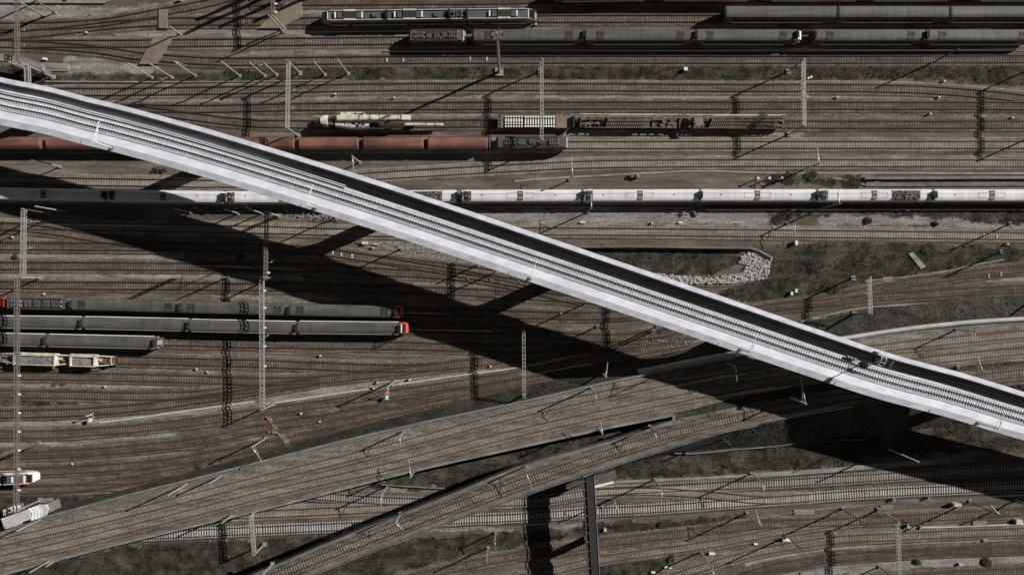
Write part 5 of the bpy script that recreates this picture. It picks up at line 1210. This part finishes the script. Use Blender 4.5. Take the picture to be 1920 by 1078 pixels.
for k, (x, y) in enumerate(((639,-67),(680,-68),(720,-67),(590,-60))):
    p = P(x, y); r = empty('light_mast', p, 0, 'tall mast beyond the upper edge whose broad shadow falls across the upper left tracks', 'light mast', 'tall masts beyond the upper edge')
    MB().tube((0, 0, -.2), (0, 0, 25-k*2), .55, 10, .4).build('pole', M['galv'], r); MB().box((0, 0, .2), (2, 2, .5)).build('foundation', M['conc'], r)
# covered footbridge at the lower edge
zt_ = 9.2; fa, fb = P(1104, 893, zt_), P(1116, 1112, zt_); u = (fb-fa).normalized(); n = Vector((-u.y, u.x, 0)); mid = (fa+fb)/2; L = (fb-fa).length
r = empty('footbridge', (mid.x, mid.y, 0), math.atan2(u.y, u.x), 'dark covered footbridge leaving the lower edge', 'footbridge')
MB().box((0, 0, zt_-2.2), (L, 2.4, .3)).build('floor', M['conc_dark'], r)
MB().box((0, .25, zt_-.1), (L, 1.75, .1)).build('roof', M['black'], r)
for s, mm in ((-1, 'galv_d'), (1, 'galv')):
    b = MB(); b.box((0, s*1.22, zt_+.0), (L, .12, .14)); b.box((0, s*1.22, zt_-1.15), (L, .06, 1.6)); b.build('side_panel', M['black'], r)
    b = MB(); b.box((0, s*1.24, zt_+.09), (L, .1, .05)); b.build('top_rail', M[mm], r)
b = MB(); [b.box((x, -.92, zt_-.08), (.1, .55, .1)) for x in np.arange(-L/2+1, L/2, 2.0)]; b.build('roof_bar', M['galv_d'], r)
for x in (-L/2+1.5, 4): MB().box((x, 0, (zt_-2.3)/2), (1.0, 2.2, zt_-2.4)).build('pier', M['conc_dark'], r)
q = P(1134, 893, 7.4); q2 = Matrix.Rotation(-math.atan2(u.y, u.x), 3, 'Z') @ (Vector((q.x-mid.x, q.y-mid.y, 0)))
q = P(1133, 894, 7.4); r = empty('stair_platform', (q.x, q.y, 0), .22, 'barred grey stair platform joining the covered footbridge', 'platform')
MB().box((0, 0, 7.3), (5.6, 2.2, .16)).build('platform', M['galv_d'], r)
for s in (-1, 1):
    b = MB(); b.box((0, s*1.15, 8.5), (5.6, .07, .08)); [b.box((x, s*1.15, 7.9), (.16, .05, 1.2)) for x in np.linspace(-2.7, 2.7, 16)]; b.build('railing', M['galv_d'], r)
b = MB(); [b.box((x, 0, 7.42), (.07, 2.1, .05)) for x in np.linspace(-2.7, 2.7, 18)]; b.build('grating_bar', M['conc_dark'], r)
for x, y in ((-2.6, -1), (2.6, -1), (2.6, 1)): MB().tube((x, y, 0), (x, y, 7.3), .1, 6).build('leg', M['galv_d'], r)
q = P(1132, 908, 8.4); r = empty('light_canopy', (q.x, q.y, 0), .235, 'bright white bar shaped canopy at the top of the footbridge', 'canopy')
b = MB(); b.box((0, .1, 8.4), (4.7, .42, .12)); b.box((0, -.22, 8.2), (4.7, .1, .3)); b.build('canopy', M['white_paint'], r); MB().tube((1.6, 0, 0), (1.6, 0, 8.3), .09, 6).build('post', M['galv_d'], r)
mast((1147,935), 8.5, 'pale mast right of the covered footbridge with hanging gear', (-3,-16), 0, .19, 'pole', 'galv')
# white louvred roof at the lower left
q = P(48, 966, 5.6); r = empty('louvred_roof', (q.x, q.y, 0), math.radians(19), 'white louvred roof with chevron fins beside the wide viaduct', 'roof')
b = MB(); b.box((-2.2, .0, 5.6), (6.8, 2.4, .3)); b.box((-3.8, -.9, 5.0), (4.0, 1.4, .3)); b.build('roof', M['conc_pale'], r)
b = MB(); b.loft([[Vector((4.5+dx, y, z)) for dx, y in ((-.7, 1.3), (.9, .9), (1.2, -.2), (.2, -1.5), (-.9, -1.5), (.1, -.2))][::-1] for z in (5.8, 5.4)]); b.build('end_fin', M['conc_pale'], r)
for k in range(4):
    b = MB(); x = 1.2+k*.78; b.loft([[Vector((x+dx, y, z)) for dx, y in ((0, 1.35), (.5, 1.35), (.95, -.1), (.2, -1.6), (-.3, -1.6), (.45, -.1))][::-1] for z in (5.75, 5.45)]); b.build('fin', M['white_paint'], r)
for k in range(5): MB().box((-4.6+k*.85, 2.3, 5.4), (.28, 1.5, .5), -.25).build('fin', M['white_paint'], r)
MB().box((-2.5, 2.2, 4.9), (4.6, 1.7, .2)).build('lower_roof', M['conc_dark'], r); MB().box((0, -.2, 2.3), (9.4, 2.2, 4.6)).build('wall', M['conc_dark'], r)

# ------------------------------------------------------------------ small trackside things
def box_thing(px, py, sx, sy, sz, m, label, name='relay_box', cat='box', capm=None, rz=0.0, z=0.0):
    sx, sy = sx*.85, sy*.85
    p = P(px, py, z); r = empty(name, p, rz, label, cat)
    MB().box((0, 0, sz/2), (sx, sy, sz)).build('cabinet', M[m], r); MB().box((0, 0, sz+.04), (sx*1.12, sy*1.12, .08)).build('lid', M[capm or m], r); return r
BX = [(1284,132,.9,.8,1.0,'insul','white box on the grass strip near the upper middle'),(1513,149,.45,.5,.9,'insul','white box beside the gantry on the grass, right of two'),(1518,147,.5,.5,.9,'insul','white box beside the gantry on the grass, left of two'),
 (1490,456,.6,1.1,1.1,'insul','white cabinet above the big weed field'),(1490,545,.5,.9,1.0,'insul','white box by debris at the viaduct barrier, upper'),(1482,550,.5,.9,.9,'insul','white box by debris at the viaduct barrier, lower'),
 (1092,417,1.3,.35,.5,'insul','white twin box on the kerb line below the white train, left of two'),(1275,418,1.1,.35,.5,'insul','white twin box on the kerb line below the white train, right of two'),(685,456,1.5,.7,.7,'conc_pale','pale container box beside the viaduct near the brown turnout, left of two'),(706,458,1.5,.35,.4,'conc_pale','pale flat box beside the viaduct near the brown turnout, right of two'),
 (1186,331,1.6,.8,.8,'plate','rusty red box lying near the kerb above the white train'),(1195,331,.8,1.0,1.1,'conc','grey box next to the rusty red box above the white train'),
 (1374,759,1.1,.7,1.0,'conc_pale','pale box on the curved viaduct deep in shadow'),(1789,943,1.9,.7,1.4,'conc_pale','white roofed hut below the deck shadow at right'),(1472,1009,2.0,.7,.9,'insul','white topped box beside the slanting mast at lower right'),(1380,808,.9,.6,.9,'conc','grey box on the grass bank below the curved viaduct'),
 (1334,1036,1.5,.5,.5,'insul','white slab box on the gravel among the curved tracks, right of three'),(1252,1062,1.8,.4,.5,'insul','white slab box on the gravel among the curved tracks, middle of three'),(1224,1071,1.1,.4,.5,'insul','white slab box on the gravel among the curved tracks, left of three'),(1416,1018,1.0,.4,.4,'insul','small white slab box above the curved tracks'),
 (1699,984,.4,1.0,.9,'conc_pale','upright pale box beside the lower right gantry'),(1724,987,.6,.7,.7,'conc','grey square box on the kerb line in the lower right'),(1799,1056,1.0,.6,.6,'conc_pale','pale box with a dark shadow on the lower gravel'),(1846,1011,1.1,1.1,.3,'conc','square pale hatch on the gravel in the lower right'),(1906,975,1.6,.9,1.0,'conc_pale','pale twin cabinet at the right edge of the corner tracks'),
 (1109,1059,.5,.5,.6,'conc','small grey box left of the footbridge foot'),(1134,991,.7,.7,.8,'conc_pale','small pale box just right of the footbridge'),(1673,935,.7,.8,.9,'conc','small box in the row below the white sleepers, left of two'),(1738,932,.7,.8,.9,'conc','small box in the row below the white sleepers, right of two'),
 (86,112,.9,.5,.5,'insul','white box by the curved concrete ramp'),(127,1,.6,.6,.9,'conc','small box on the corner platform'),(340,2,.8,.8,1.0,'conc','box at the top edge beside the timber crossing'),(1100,1013,.6,.6,.7,'conc','tiny box in the footbridge shadow')]
for x, y, sx, sy, sz, mm, lab in BX: box_thing(x, y, sx, sy, sz, mm, lab)
def marker(px, py, label, m='yellow', cap='insul', h=.55, s=.42):
    p = P(px, py); r = empty('track_signal', p, 0, label, 'ground signal', 'small ground signals'); MB().tube((0, 0, 0), (0, 0, h), .09, 6).build('post', M['black'], r); MB().box((0, 0, h+.1), (s, s*.9, .3)).build('lamp_head', M[m], r); MB().box((-.45, -.1, .15), (.5, .3, .3)).build('base', M['black'], r)
MK = [(200,724,'ground signal alone on the gravel among the left tracks'),(371,691,'ground signal below the hoppers, left of two'),(391,696,'ground signal below the hoppers, right of two'),(602,666,'ground signal on the thin conduit'),(709,716,'ground signal on the grey gravel beside the pale mast'),(769,711,'ground signal right of the pale mast on grey gravel'),(702,727,'ground signal on the white trough'),(566,774,'ground signal between rusty tracks below the white trough'),(920,686,'ground signal just above the white trough near the deck shadow'),(930,741,'ground signal near the kerb of the wide viaduct'),(601,789,'round topped ground signal among rusty tracks'),(139,868,'ground signal on the gravel path near the orange railcar'),(560,838,'ground signal beside the bent timber walkway'),(27,445,'ground signal by the turnout link at the left edge'),(86,551,'ground signal above the dark locomotive at the left edge'),
 (1768,154,'ground signal on the pale kerb at upper right'),(1758,184,'ground signal with stained sleepers at upper right'),(1742,215,'pinkish ground signal right of the rusty wagons'),(1895,222,'tiny ground signal near the right edge'),(1568,184,'pale ground signal on the gravel right of the gantry'),(1512,183,'pale ground signal tight at the gantry'),(740,185,'pale ground signal above the crane'),(1886,458,'ground signal at the right edge above the weeds'),(700,465,'ground signal next to the rusty rails by the viaduct'),(1005,48,'pair shaped ground signal under the silver railcar nose'),(165,63,'low dark ground signal on brown ballast at top left'),(630,178,'pale ground signal on gravel right of the upper grass row'),(1222,419,'reddish ground signal on the kerb line below the white train')]
for x, y, lab in MK: marker(x, y, lab)
RM = [(176,775,'red topped signal post left of the white trough'),(727,733,'red and white signal post on the rusty tracks'),(506,808,'bright red cover beside the timber walkway')]
for x, y, lab in RM:
    p = P(x, y); r = empty('signal_post', p, 0, lab, 'signal'); MB().tube((0, 0, 0), (0, -.2, 3.2 if y != 808 else .5), .1, 6).build('post', M['insul'], r)
    zz = 3.2 if y != 808 else .6; MB().box((0, .0, zz), (.5, .4, .3)).build('head', M['red_bright'], r)
    if y != 808: MB().box((.1, -1.3, 1.6), (.6, .9, .5)).build('cabinet', M['side_white'], r); MB().box((0, -1.0, .4), (.5, 1.6, .3)).build('base', M['conc'], r)
r = empty('corner_cone', P(0, 0), 0)
bpy.data.objects.remove(r)
# row of three short posts above the white train
for k, (x, y) in enumerate(((1415,337),(1436,337),(1459,337))):
    p = P(x, y); r = empty('bollard', p, 0, ('leftmost', 'middle', 'rightmost')[k]+' of three short pale posts above the white train', 'post', 'short posts above the white train'); MB().tube((0, 0, 0), (0, 0, 2.4), .16, 8).build('post', M['conc_pale'], r); MB().box((0, 0, 2.45), (.5, .5, .12)).build('cap', M['insul'], r)
# debris heap under the viaduct edge and fallen ladder like frame
def junk(px, py, wx, wy, n, label, m, seed, name='debris_pile'):
    p = P(px, py); r_ = random.Random(seed); b = MB()
    for _ in range(n): b.box((r_.uniform(-wx, wx), r_.uniform(-wy, wy), r_.uniform(.1, .45)), (r_.uniform(.15, 1.0), r_.uniform(.08, .4), r_.uniform(.1, .4)), r_.uniform(-.9, .9))
    o = b.build(name, M[m]); o.location = p; tag(o, label, 'debris', kind='stuff')
junk(1258, 644, 5.5, .9, 34, 'pale broken debris along the kerb by the viaduct', 'conc', 4)
junk(1295, 400, 3.0, .6, 16, 'grey frame scrap below the white train', 'conc_dark', 5)
junk(430, 392, 9.0, .7, 24, 'row of pale scrap along the deck shadow', 'galv', 7)
junk(950, 525, 9.5, 1.0, 50, 'scrub and scrap strip under the viaduct edge', 'conc_dark', 8)
junk(590, 405, 5.5, 1.3, 30, 'pale scattered slabs beside the viaduct', 'conc', 9)
junk(300, 318, 1.6, .6, 18, 'dark scrap heap left of the viaduct', 'black', 10)
junk(1330, 783, 2.2, .8, 18, 'pale rubble where the two viaducts part', 'conc', 11)
junk(640, 448, 5, 1.4, 22, 'brown scrap beside the viaduct turnout', 'plate', 12)
# stained spots / cover plates in tracks are small plates lying on the sleepers
def plates(pts, m='conc_pale', sx=.35, sy=.9):
    for x, y in pts:
        p = P(x, y); o = MB().box((0, 0, .44), (sx, sy, .06)).build('cover_plate', M[m]); o.location = p
        tag(o, 'small pale plate lying between the rails of a brown track', 'plate', 'pale plates between rails')
plates([(726,114),(757,114),(882,112),(913,112),(625,474),(641,477),(661,480),(1052,588),(1852,517),(1875,514),(1843,442),(1867,443)])
# overhead wires
def wire(key, i0, i1, label, z=6.3, dy=0.0, r_=.022):
    pts = [p for p in T[key] if i0 <= 960+p.x*F/H <= i1]
    if len(pts) < 8: return
    z0 = pts[0].z; r = empty('overhead_wire', (0, 0, 0), 0, label, 'overhead wire', 'overhead wires'); a = MB(); c = MB(); st = 20
    q = pts[::st]+[pts[-1]]
    for u_, v_ in zip(q, q[1:]): a.tube((u_.x, u_.y+dy, u_.z+z), (v_.x, v_.y+dy, v_.z+z), r_, 4)
    for u_, v_ in zip(q[::2], q[2::2]):
        for k in range(8):
            f0, f1 = k/8, (k+1)/8; s0, s1 = 1.3-2.6*f0*(1-f0)*1.4, 1.3-2.6*f1*(1-f1)*1.4
            A_, B_ = u_.lerp(v_, f0), u_.lerp(v_, f1); c.tube((A_.x, A_.y+dy, A_.z+z+s0), (B_.x, B_.y+dy, B_.z+z+s1), r_, 4)
    a.build('contact_wire', M['wire'], r); c.build('messenger_wire', M['wire'], r)
for key, lab in (('D','wire over the track above the long grass strip'),('Fa','wire over the track below the long grass strip'),('I','wire over the curving pale track above the white train'),('J','wire over the long white train'),('K','wire over the pale sleepers below the white train'),('M','wire over the track between the pale gravel paths'),('O','wire over the upper orange nosed train'),('Pt','wire over the lower orange nosed train'),('V','wire over the reddish track below the white trough'),('VT1','wire over the upper track of the wide viaduct'),('VT2','wire over the lower track of the wide viaduct'),('LV','wire over the narrow curved viaduct'),('AA','wire over the bright new white sleepers'),('C','wire over the grey locomotive and dark coaches'),('FF','wire over the uppermost curved corner track')):
    wire(key, -200, 2200, lab)
